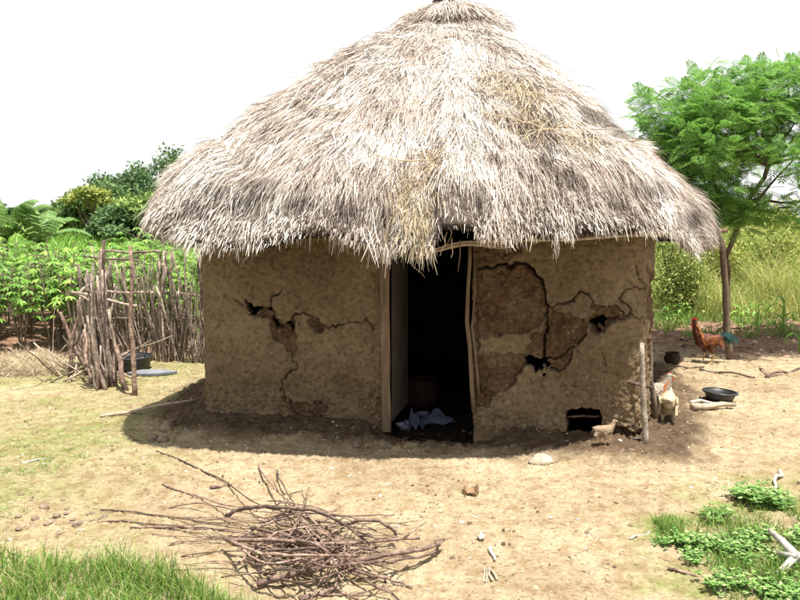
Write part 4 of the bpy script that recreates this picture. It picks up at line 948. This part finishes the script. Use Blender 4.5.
# small dark clay pot in the shade
cpot = grounded(672, 366, 'clay_pot', 'small dark clay pot in the shade behind the hut corner', 'pot')
MB().lathe([(.001, 0), (.05, .0), (.09, .05), (.095, .09), (.075, .13), (.08, .15), (.072, .15), (.065, .13), (.08, .08), (.04, .02), (.001, .02)], 28).build('pot', M['clay'], cpot)

# inside the doorway
def inside(px_, py_, Y): p = atd(px_, py_, Y); return p
il = Vector((.32, 6.75, .0))
cb = MB(); g = 26
for i in range(g):
    for j in range(g):
        u, v_ = i/(g-1)-.5, j/(g-1)-.5; cb.v.append(Vector((u*.42, v_*.3, .02+.16*math.exp(-(u*3.2)**2-(v_*3)**2)*(.6+.6*abs(math.sin(u*13+2*math.sin(v_*9))))+.03*math.sin(v_*17+u*8))))
for i in range(g-1):
    for j in range(g-1): b0 = i*g+j; cb.f.append((b0, b0+g, b0+g+1, b0+1))
c_ = cb.build('cloth_bundle', M['cloth']); c_.location = (.33, 6.85, -.14); c_.scale = (.75, .65, .6); c_.rotation_euler = (0, 0, .4); tag(c_, 'rumpled pale blue cloth on the floor just inside the doorway, right side', 'cloth')
c2 = cb.build('cloth_bundle', M['cloth']); c2.location = (.12, 6.70, -.14); c2.rotation_euler = (0, 0, 2.0); c2.scale = (.5, .6, .8); tag(c2, 'small pale cloth on the floor near the middle of the doorway', 'cloth')
for (x_, y_, z_, r_, lab) in ((.03, 6.62, -.14, .07, 'enamel bowl on the floor inside the door, nearest the threshold'), (.22, 7.05, -.14, .06, 'small enamel cup deeper inside the dark doorway')):
    o = empty('enamel_bowl', (x_, y_, z_), lab, 'bowl'); MB().lathe([(.001, 0), (r_*.6, 0), (r_*.95, r_*.7), (r_, r_*.75), (r_*.92, r_*.72), (r_*.55, .01), (.001, .01)], 28).build('bowl', M['enamel'], o)
o = empty('cooking_pot', (.2, 7.4, -.15), 'dark round cooking pot deep inside the doorway', 'pot')
MB().lathe([(.001, 0), (.1, .01), (.19, .1), (.2, .2), (.16, .29), (.17, .31), (.15, .31), (.14, .28), (.17, .18), (.08, .03), (.001, .03)], 30).build('pot', M['clay'], o)

# ------------------------------------------------------------------ firewood pile
G = 'sticks of the firewood pile'
def fw(pts, r, label=None, name='firewood_stick'):
    P_ = []
    for (x_, y_, z_) in pts:
        p = at(x_, y_, z_); p.z = max(p.z, gz(p.x, p.y)+r*.9); P_.append(tuple(p))
    P_ = [Vector(p)+Vector((random.gauss(0, .004), random.gauss(0, .004), random.gauss(0, .003))) for p in catmull(P_, 4, False)]
    n = len(P_); mb = MB().tube(P_, [r*(1-.55*i/n)*(1+.16*math.sin(i*2.3+r*900)) for i in range(n)], 6)
    if random.random() < .6:
        for q in range(random.randint(1, 3)):
            i = random.randint(n//3, n-2); d = (P_[i+1]-P_[i]).normalized(); sd = Vector((random.uniform(-1, 1), random.uniform(-1, 1), random.uniform(0, .7))).normalized(); l = random.uniform(.05, .22)
            a_ = P_[i]; b_ = a_+(d*.8+sd*.6)*l*.5; c_ = b_+(d*.9+sd*random.uniform(-.2, .7))*l*.5; mb.tube([a_, b_, c_], [r*.5, r*.38, r*.16], 5)
    o = mb.build(name, M['stick'])
    return tag(o, label or 'thin crooked brown stick lying in the firewood pile before the hut', 'stick', G)
fw([(256, 585, .03), (300, 572, .07), (345, 562, .11), (395, 554, .10), (430, 548, .06), (443, 540, .05)], .017, 'longest pale stick lying across the front of the firewood pile')
fw([(226, 516, .12), (245, 508, .17), (285, 507, .2), (320, 512, .2), (345, 525, .16), (370, 545, .1)], .012, 'arching stick over the top of the firewood pile')
fw([(340, 524, .1), (358, 521, .14), (380, 522, .14), (393, 530, .08), (395, 538, .04), (385, 540, .03), (372, 536, .03)], .012, 'curled stick end looping up at the right of the pile')
fw([(225, 541, .09), (270, 540, .13), (330, 543, .12), (420, 538, .05)], .013, 'straight dark stick reaching right out of the pile')
fw([(156, 451, .01), (190, 465, .015), (225, 481, .02), (250, 500, .07), (285, 512, .12)], .006, 'long thin twig reaching back towards the hut from the pile')
fw([(163, 485, .01), (200, 497, .03), (240, 508, .08), (300, 515, .12)], .006, 'long thin twig just in front of the one reaching towards the hut')
fw([(258, 466, .02), (268, 480, .05), (282, 496, .1), (295, 508, .12)], .008, 'upright twig fork behind the pile')
fw([(276, 470, .02), (283, 486, .05), (292, 502, .1)], .006)
fw([(300, 598, .01), (330, 590, .02), (338, 578, .03), (344, 565, .1)], .011, 'pale bent stick standing out at the front of the pile')
fw([(300, 600, .01), (325, 594, .015), (372, 595, .01)], .008)
fw([(335, 560, .08), (360, 572, .05), (386, 578, .02), (412, 586, .01)], .012, 'dark stick end pointing right at the front of the pile')
fw([(370, 562, .1), (400, 560, .07), (432, 553, .03), (440, 542, .03)], .010)
fw([(80, 523, .01), (110, 521, .015), (160, 525, .02), (230, 531, .06), (300, 543, .08)], .0055, 'longest thin twig trailing left along the ground')
fw([(95, 510, .01), (150, 514, .02), (200, 522, .04), (260, 530, .08)], .005)
fw([(130, 528, .01), (190, 527, .03), (250, 534, .07), (320, 545, .08)], .0055)
fw([(160, 512, .01), (195, 503, .05), (235, 511, .09), (290, 524, .12)], .005)
for k in range(14):
    y0 = random.uniform(512, 572); x0 = random.uniform(140, 200); fw([(x0, y0, .012), (x0+50, y0+random.uniform(-6, 3), .03), (x0+100, y0+random.uniform(-5, 5), .06), (x0+160, y0*.6+540*.4, .08)], random.uniform(.002, .004))
for k in range(46):
    cx_, cy_ = random.gauss(322, 24), random.gauss(549, 12); a = random.gauss(.10, .36); L_ = random.uniform(26, 84); dz = random.uniform(.02, .22)*(1-abs(cy_-549)/45); dz = max(dz, .015)
    c1, s1 = math.cos(a), math.sin(a)*.75; b1 = random.gauss(0, 17)
    fw([(cx_-L_*c1, cy_-L_*s1, dz*.4), (cx_-L_*.4*c1, cy_-L_*.4*s1+b1*.7, dz), (cx_+L_*.3*c1, cy_+L_*.3*s1+b1*.4, dz*1.05), (cx_+L_*c1, cy_+L_*s1, dz*.5)], random.uniform(.0035, .009))
for k in range(9):
    cx_, cy_ = random.uniform(245, 330), random.uniform(515, 560); a = random.uniform(-1.4, 1.4); L_ = random.uniform(14, 34)
    fw([(cx_-L_*math.cos(a), cy_-L_*math.sin(a), .05), (cx_, cy_+4, .13), (cx_+L_*math.cos(a), cy_+L_*math.sin(a), .07)], random.uniform(.006, .010))

# ------------------------------------------------------------------ grass, weeds, litter
def near_grass(n, poly, h0, h1, name, label, mat=None, w=(.003, .007), lean=(.1, .9), thr=-9, edge=25):
    xs = [p[0] for p in poly]; ys = [p[1] for p in poly]
    px_ = rng.uniform(min(xs), max(xs), n*3); py_ = rng.uniform(min(ys), max(ys), n*3)
    d = (cp+(300-py_)/FPX*sp); dzv = (-sp+(300-py_)/FPX*cp); kk = -CZ/dzv; X = (px_-400)/FPX*kk; Y = d*kk
    sd = sdpoly(px_, py_, poly)+26*fbm(X, Y, 4, 4, 501); ok = (sd < 0) & (fbm(X, Y, 7, 3, 511) > thr); X, Y, sd = X[ok][:n], Y[ok][:n], sd[ok][:n]
    m = len(X); hh = rng.uniform(h0, h1, m)*np.clip(-sd/edge, .25, 1)*np.clip(1+1.1*fbm(X, Y, 6, 3, 521), .45, 1.5); V, F = blades(m, X, Y, hh, rng.uniform(*w, m), rng.uniform(*lean, m), 3)
    return tag(link(name, npmesh(name, V, F), mat or M['grass'], None, False), label, 'grass', kind='stuff')
near_grass(24000, [(-260, 515), (-100, 525), (10, 540), (60, 555), (120, 552), (175, 565), (250, 605), (300, 700), (-420, 700)], .07, .23, 'lawn_grass', 'bright green grass growing along the bottom left of the yard')
near_grass(2500, [(-200, 520), (0, 532), (60, 548), (180, 560), (262, 598), (280, 640), (-300, 700)], .08, .25, 'dry_grass', 'dry yellow stalks mixed into the grass at the bottom left', M['drygrass'], w=(.002, .004))
near_grass(15000, [(-150, 380), (60, 395), (150, 410), (130, 440), (90, 470), (60, 500), (30, 530), (-200, 530)], .012, .04, 'yard_grass', 'sparse short grass on the left side of the trodden yard', w=(.003, .006), lean=(.5, 1.4), thr=-.05)
near_grass(1800, [(0, 350), (205, 366), (200, 390), (60, 400), (0, 398)], .02, .08, 'yard_grass', 'thin grass at the foot of the stick fence', thr=.05)
near_grass(900, [(652, 520), (668, 518), (684, 528), (680, 545), (660, 545)], .05, .13, 'grass_tuft', 'dark green grass tuft at the left tip of the weed patch', edge=8)
near_grass(6000, [(665, 525), (690, 520), (735, 488), (800, 486), (900, 480), (960, 620), (700, 600)], .03, .12, 'weedy_grass', 'thin green grass standing between the weeds at the lower right', w=(.003, .006), thr=-.08)
near_grass(9000, [(680, 515), (750, 485), (860, 480), (960, 620), (720, 640), (700, 580)], .02, .08, 'weedy_grass', 'low grass in the weed patch at the lower right')
near_grass(500, [(755, 575), (785, 560), (800, 600), (770, 620)], .1, .22, 'grass_tuft', 'taller grass tuft at the lower right corner', edge=8)
near_grass(260, [(310, 596), (316, 590), (322, 604), (310, 606)], .04, .09, 'grass_tuft', 'dry little grass tuft at the bottom edge beside the pale stick', M['drygrass'], edge=4)
# leafy weeds: rosettes with many small leaves
def weed_mesh(seed):
    r = random.Random(seed); mb = MB()
    for i in range(15):
        a = r.uniform(0, 6.28); h = r.uniform(.03, .13); e = r.uniform(.03, .12); q = Vector((math.cos(a)*e, math.sin(a)*e, h)); mb.tube([(0, 0, 0), q*.5+Vector((0, 0, .01)), q], .0015, 3, False)
        for j in range(8):
            c = r.uniform(0, 6.28); l = r.uniform(.018, .04); t0 = r.uniform(.4, 1); p = q*t0; d = Vector((math.cos(c), math.sin(c), r.uniform(-.2, .5))); sd = Vector((-math.sin(c), math.cos(c), 0))*l*.3
            b = len(mb.v); mb.v += [p, p+d*l*.5+sd, p+d*l, p+d*l*.5-sd]; mb.f.append((b, b+1, b+2, b+3))
    return mb.mesh('weed')
wm = [weed_mesh(s) for s in range(4)]
for m_ in wm: m_.materials.append(M['weed'])
wc = 0; WP = [(655, 540), (668, 522), (700, 525), (730, 498), (745, 488), (772, 500), (800, 510), (840, 530), (830, 600), (770, 610), (735, 590), (700, 578), (670, 560)]
while wc < 62:
    a, b_ = random.uniform(650, 840), random.uniform(485, 610)
    if sdpoly(np.array([a]), np.array([b_]), WP)[0] > random.uniform(-6, 9): continue
    p = at(a, b_)
    if float(fbm(np.array([p.x]), np.array([p.y]), 4, 2, 701)[0]) < random.uniform(-.3, .0): continue
    o = bpy.data.objects.new('weed', wm[wc % 4]); col.objects.link(o); o.location = (p.x, p.y, gz(p.x, p.y)); s_ = random.uniform(.6, 1.15)*(1.25 if b_ < 530 and 720 < a < 770 else 1); o.scale = (s_*.9, s_*.9, s_*.55); o.rotation_euler = (0, 0, random.uniform(0, 6))
    tag(o, 'small leafy weed in the low green patch at the lower right', 'weed', 'weeds in the green patch'); wc += 1
# litter: straw bits and clods over the whole yard
n = 11000; X = rng.uniform(-4.5, 4.8, n); Y = rng.uniform(2.8, 9.8, n); d = wall_dist(X, Y); k = (d > .06); X, Y = X[k], Y[k]; n = len(X); Z = gh(X, Y)+.004
a = rng.uniform(0, np.pi, n); L = rng.uniform(.008, .045, n); w = rng.uniform(.001, .0035, n); dx, dy = np.cos(a)*L/2, np.sin(a)*L/2; sx, sy = -np.sin(a)*w/2, np.cos(a)*w/2; tz = rng.normal(0, .002, n); up = w
V = np.stack([np.stack(q_, -1) for q_ in ((X-dx-sx, Y-dy-sy, Z-tz), (X+dx-sx, Y+dy-sy, Z+tz), (X+dx+sx, Y+dy+sy, Z+tz), (X-dx+sx, Y-dy+sy, Z-tz), (X-dx, Y-dy, Z-tz+up), (X+dx, Y+dy, Z+tz+up))], 1)
b = (np.arange(n)*6)[:, None]; F = np.concatenate([b+np.array([0, 1, 5, 4]), b+np.array([2, 3, 4, 5])], 0)
tag(link('straw_litter', npmesh('straw_litter', V.reshape(-1, 3), F), island('litter', [(0, (.07, .045, .03)), (.45, (.18, .12, .075)), (.85, (.36, .28, .18)), (1, (.62, .55, .42))], .8), None, False), 'bits of straw and twig strewn over the yard', 'litter', kind='stuff')
n = 30000; X = rng.uniform(-4.5, 4.8, n); Y = rng.uniform(2.8, 9.8, n); k = fbm(X, Y, 1.5, 3, 601) > rng.uniform(-.5, .4, n); X, Y = X[k], Y[k]; n = len(X)
r_ = .002+.012*rng.random(n)**5+.002*rng.random(n); oc = np.array([(1, 0, 0), (0, 1, 0), (-1, 0, 0), (0, -1, 0), (.5, .5, .75), (-.5, .4, .7), (-.1, -.6, .65)], float); of = np.array([(0, 1, 4, 4), (1, 5, 4, 4), (1, 2, 5, 5), (2, 3, 6, 5), (3, 0, 6, 6), (0, 4, 6, 6), (4, 5, 6, 6)])
of3 = np.array([(0, 1, 4), (1, 5, 4), (1, 2, 5), (2, 6, 5), (2, 3, 6), (3, 0, 6), (0, 4, 6), (4, 5, 6)])
V = np.stack([X, Y, gh(X, Y)], -1)[:, None]+oc[None]*(r_[:, None]*rng.uniform(.6, 1.3, (n, 3)))[:, None, :]; F = of3[None]+(np.arange(n)*7)[:, None, None]
tag(link('gravel', npmesh('gravel', V.reshape(-1, 3), F.reshape(-1, 3)), island('clods', [(0, (.06, .038, .025)), (.5, (.20, .145, .09)), (.9, (.38, .31, .21)), (1, (.6, .54, .42))], .9), None, False), 'small clods and grit scattered over the yard', 'gravel', kind='stuff')
# clods in the tilled soil at the right rear and left rear
n = 5200; X = np.concatenate([rng.uniform(2.8, 8, n//2), rng.uniform(-7, -2.5, n//2)]); Y = rng.uniform(9.4, 13, n); r_ = .008+.03*rng.random(n)**3
V = np.stack([X, Y, gh(X, Y)], -1)[:, None]+oc[None]*(r_[:, None]*rng.uniform(.6, 1.3, (n, 3)))[:, None, :]; F = of3[None]+(np.arange(n)*7)[:, None, None]
tag(link('soil_clods', npmesh('soil_clods', V.reshape(-1, 3), F.reshape(-1, 3)), island('soil clods', [(0, (.12, .065, .045)), (.7, (.28, .18, .13)), (1, (.5, .36, .28))], .9), None, False), 'clods and dead leaves on the tilled soil at the back of the yard', 'soil', kind='stuff')
# dead branches strewn on the soil
for i in range(16):
    a, b_ = (random.uniform(665, 815), random.uniform(322, 352)) if i < 11 else (random.uniform(0, 60), random.uniform(340, 362))
    p = at(a, b_); an = random.uniform(-.5, .5); L_ = random.uniform(.2, .6); A = Vector((p.x, p.y, gz(p.x, p.y)+.02)); B = A+Vector((math.cos(an)*L_, math.sin(an)*L_, 0)); B.z = gz(B.x, B.y)+.03
    tag(MB().tube(crook(A, B, 6, .02), [.014, .013, .012, .01, .008, .006], 5).build('dead_branch', M['stick']), 'dead branch lying on the soil behind the rooster' if i < 11 else 'dead branch lying on the soil under the cassava', 'branch', 'dead branches on the soil')

# ------------------------------------------------------------------ poultry
def feather_mat(name, cols, scale=14):
    m, t_, b = new_mat(name, .6, .3); v = objco(t_); f = noise(t_, v, scale, 5, .7); c = ramp(t_, f, cols); t_.links.new(c, b.inputs['Base Color'])
    vo = N(t_, 'ShaderNodeTexVoronoi'); vo.inputs['Scale'].default_value = 60; t_.links.new(v, vo.inputs['Vector']); bump(t_, b, vo.outputs['Distance'], .6, .006); return m
def bird(loc, rz, s, body, hackle, wing, tailm, name, label, rooster=False, peck=False, chick=False):
    o = empty(name, loc, label, 'rooster' if rooster else ('chick' if chick else 'hen'), None, rz); o.scale = (s,)*3
    mb = MB(); m3 = lambda a: Matrix.Rotation(a, 3, 'Y')
    mb.ell((0, 0, .255), (.135, .078, .088), m3(-.22 if not peck else .15)); mb.ell((.07, 0, .265), (.085, .07, .085)); mb.ell((-.11, 0, .27), (.075, .05, .055), m3(.5))
    if peck: nk = [(.10, 0, .28), (.16, 0, .28), (.21, 0, .22), (.24, 0, .15)]; hd = (.25, 0, .12)
    elif rooster: nk = [(.09, 0, .28), (.135, 0, .34), (.155, 0, .41), (.165, 0, .46)]; hd = (.17, 0, .475)
    else: nk = [(.09, 0, .28), (.13, 0, .32), (.15, 0, .365), (.16, 0, .395)]; hd = (.165, 0, .405)
    mb.tube(nk, [.062, .047, .034, .027], 12); mb.ell(hd, (.034, .024, .027))
    for sy in (-1, 1):
        fx_ = .03 if sy < 0 else -.03
        mb.tube([(0, sy*.045, .24), (.005+fx_*.3, sy*.045, .18), (-.01+fx_*.6, sy*.043, .135), (-.018+fx_, sy*.042, .115)], [.045, .036, .018, .010], 9)
    bo = mb.build('body', body, o); rm = bo.modifiers.new('fuse', 'REMESH'); rm.mode = 'VOXEL'; rm.voxel_size = .006; rm.use_smooth_shade = True; sm = bo.modifiers.new('smooth', 'SMOOTH'); sm.iterations = 4
    for sy in (-1, 1):
        fx_ = .03 if sy < 0 else -.03; lg = MB(); lg.tube([(-.018+fx_, sy*.042, .12), (-.02+fx_, sy*.042, .11), (.0+fx_, sy*.042, .012)], [.009, .0085, .007], 7)
        for da in (-.5, 0, .5, 3.14): lg.tube([(0+fx_, sy*.042, .012), (.022*math.cos(da)+fx_, sy*.042+.022*math.sin(da), .009), ((.05 if da < 3 else .028)*math.cos(da)+fx_, sy*.042+.05*math.sin(da), .003)], [.006, .005, .002], 5)
        lg.build('leg', M['beak'], o)
    hx, hz_ = hd[0], hd[2]; pd = -.9 if peck else 0; c_, s_ = math.cos(pd), math.sin(pd)
    def hp_(x, y, z): return (hx+x*c_-z*s_, y, hz_+x*s_+z*c_)
    MB().tube([hp_(.028, 0, 0), hp_(.045, 0, -.003), hp_(.062, 0, -.012)], [.011, .008, .002], 7).build('beak', M['beak'], o)
    for sy in (-1, 1): MB().ell(hp_(.013, sy*.021, .006), (.005, .004, .005), n=8, m=6).build('eye', M['eye'], o)
    if not chick:
        cs2 = 1.0 if rooster else .55; cm = MB(); pr = [(-.03, .012), (-.034, .034), (-.022, .03), (-.016, .046), (-.006, .034), (.004, .046), (.012, .032), (.022, .036), (.034, .016), (.02, .012)]
        for y_ in (-.004, .004): cm.v += [Vector(hp_(a*cs2, y_, .008+b_*cs2)) for a, b_ in pr]
        k = len(pr); cm.f = [tuple(range(k)), tuple(reversed(range(k, 2*k)))]+[(i, (i+1) % k, k+(i+1) % k, k+i) for i in range(k)]; cm.build('comb', M['comb'], o, False)
        for sy in (-1, 1): MB().ell(hp_(.022, sy*.009, -.03*cs2-.006), (.009, .005, .022*cs2+.004), n=8, m=6).build('wattle', M['comb'], o)
    if not chick:
        hm = MB()      # hackle feathers
        for i in range(110):
            u = random.random(); a = random.uniform(0, 6.28); p = Vector(nk[-1]).lerp(Vector(nk[0]), u); rr = .026+.036*u; q = p+Vector((math.cos(a)*rr*.6, math.sin(a)*rr, 0)); dn = (Vector(nk[0])-Vector(nk[-1])).normalized()
            dd_ = (dn+Vector((-.25, math.sin(a)*.35, -.1))).normalized(); l = .05+.03*u; hm.strip([q, q+dd_*l*.5+Vector((0, math.sin(a)*.006, 0)), q+dd_*l], [.008, .010, .002], (math.cos(a), math.sin(a), .2))
        hm.build('hackle', hackle, o, False)
    for sy in (-1, 1):
        wg = MB(); wg.ell((-.02, sy*.068, .27), (.105, .016, .052), m3(.18), 16, 10)
        for i in range(9): wg.strip([(-.02-.008*i, sy*(.08-.002*i), .285-.009*i), (-.09-.006*i, sy*.076, .275-.009*i), (-.15-.004*i, sy*.055, .262-.008*i)], [.016, .018, .005], (0, sy, .3))
        wg.build('wing', wing, o)
    tl = MB()
    if rooster:
        for i in range(20):
            y_ = random.uniform(-.022, .022); e = .35+.9*random.random(); l = random.uniform(.14, .27); pts = []
            for k in range(8):
                u = k/7; pts.append((-.13-l*(u*.75+.1*u*u), y_*(1+2*u), .29+l*(e*.62*u*1.3-1.25*u*u*(.55+.35*e))))
            tl.strip(pts, [.014, .02, .022, .022, .02, .018, .012, .003], (.1, 1, .2))
    else:
        for i in range(9):
            y_ = (i-4)*.006; tl.strip([(-.13, y_, .28), (-.18, y_*1.6, .31), (-.23+abs(i-4)*.006, y_*2.4, .335)] if not chick else [(-.12, y_, .28), (-.15, y_, .30), (-.18, y_, .31)], [.02, .024, .014], (0, .7, .6))
    tm = tl.build('tail', tailm, o, False); sd_ = tm.modifiers.new('s', 'SOLIDIFY'); sd_.thickness = .002
    return o
F_brown = feather_mat('red brown feathers', [(.3, (.025, .008, .005)), (.55, (.09, .024, .008)), (.75, (.19, .055, .014))])
F_gold = feather_mat('golden hackle', [(.3, (.22, .055, .01)), (.7, (.42, .16, .03))])
F_teal = feather_mat('dark green tail', [(.3, (.008, .03, .028)), (.6, (.010, .06, .052)), (.8, (.03, .14, .11))])
F_wing = feather_mat('dark red wing', [(.35, (.05, .018, .012)), (.7, (.26, .085, .02))])
F_cream = feather_mat('cream feathers', [(.3, (.28, .22, .14)), (.7, (.50, .42, .29))])
F_grey = feather_mat('speckled grey brown', [(.4, (.10, .08, .06)), (.5, (.30, .26, .21)), (.7, (.16, .13, .10))], 40)
F_chick = feather_mat('buff chick', [(.35, (.18, .115, .07)), (.65, (.33, .25, .17))], 20)
p = at(707, 363); p.z = gz(p.x, p.y); bird(p, math.pi+.12, 1.08, F_brown, F_gold, F_wing, F_teal, 'rooster', 'red brown rooster with dark green tail standing in the shade by the veranda post', rooster=True)
p = at(649, 427); p.z = gz(p.x, p.y)
bird(at(649, 425)+Vector((0, 0, .02)), .05, .98, F_grey, F_gold, F_grey, F_grey, 'hen', 'speckled grey brown hen with a red comb half hidden behind the white corner post')
p = at(667, 428); p.z = gz(p.x, p.y)-.115; bird(p, 1.25, .98, F_cream, F_cream, F_cream, F_cream, 'hen', 'cream hen resting on the ground right of the white corner post')
p = at(603, 455); p.z = gz(p.x, p.y); bird(p, math.pi*.93+.3-math.pi, .47, F_chick, F_chick, F_chick, F_chick, 'chick', 'small buff chick standing in front of the hole at the wall foot', chick=True)
print('objects', len(bpy.data.objects))
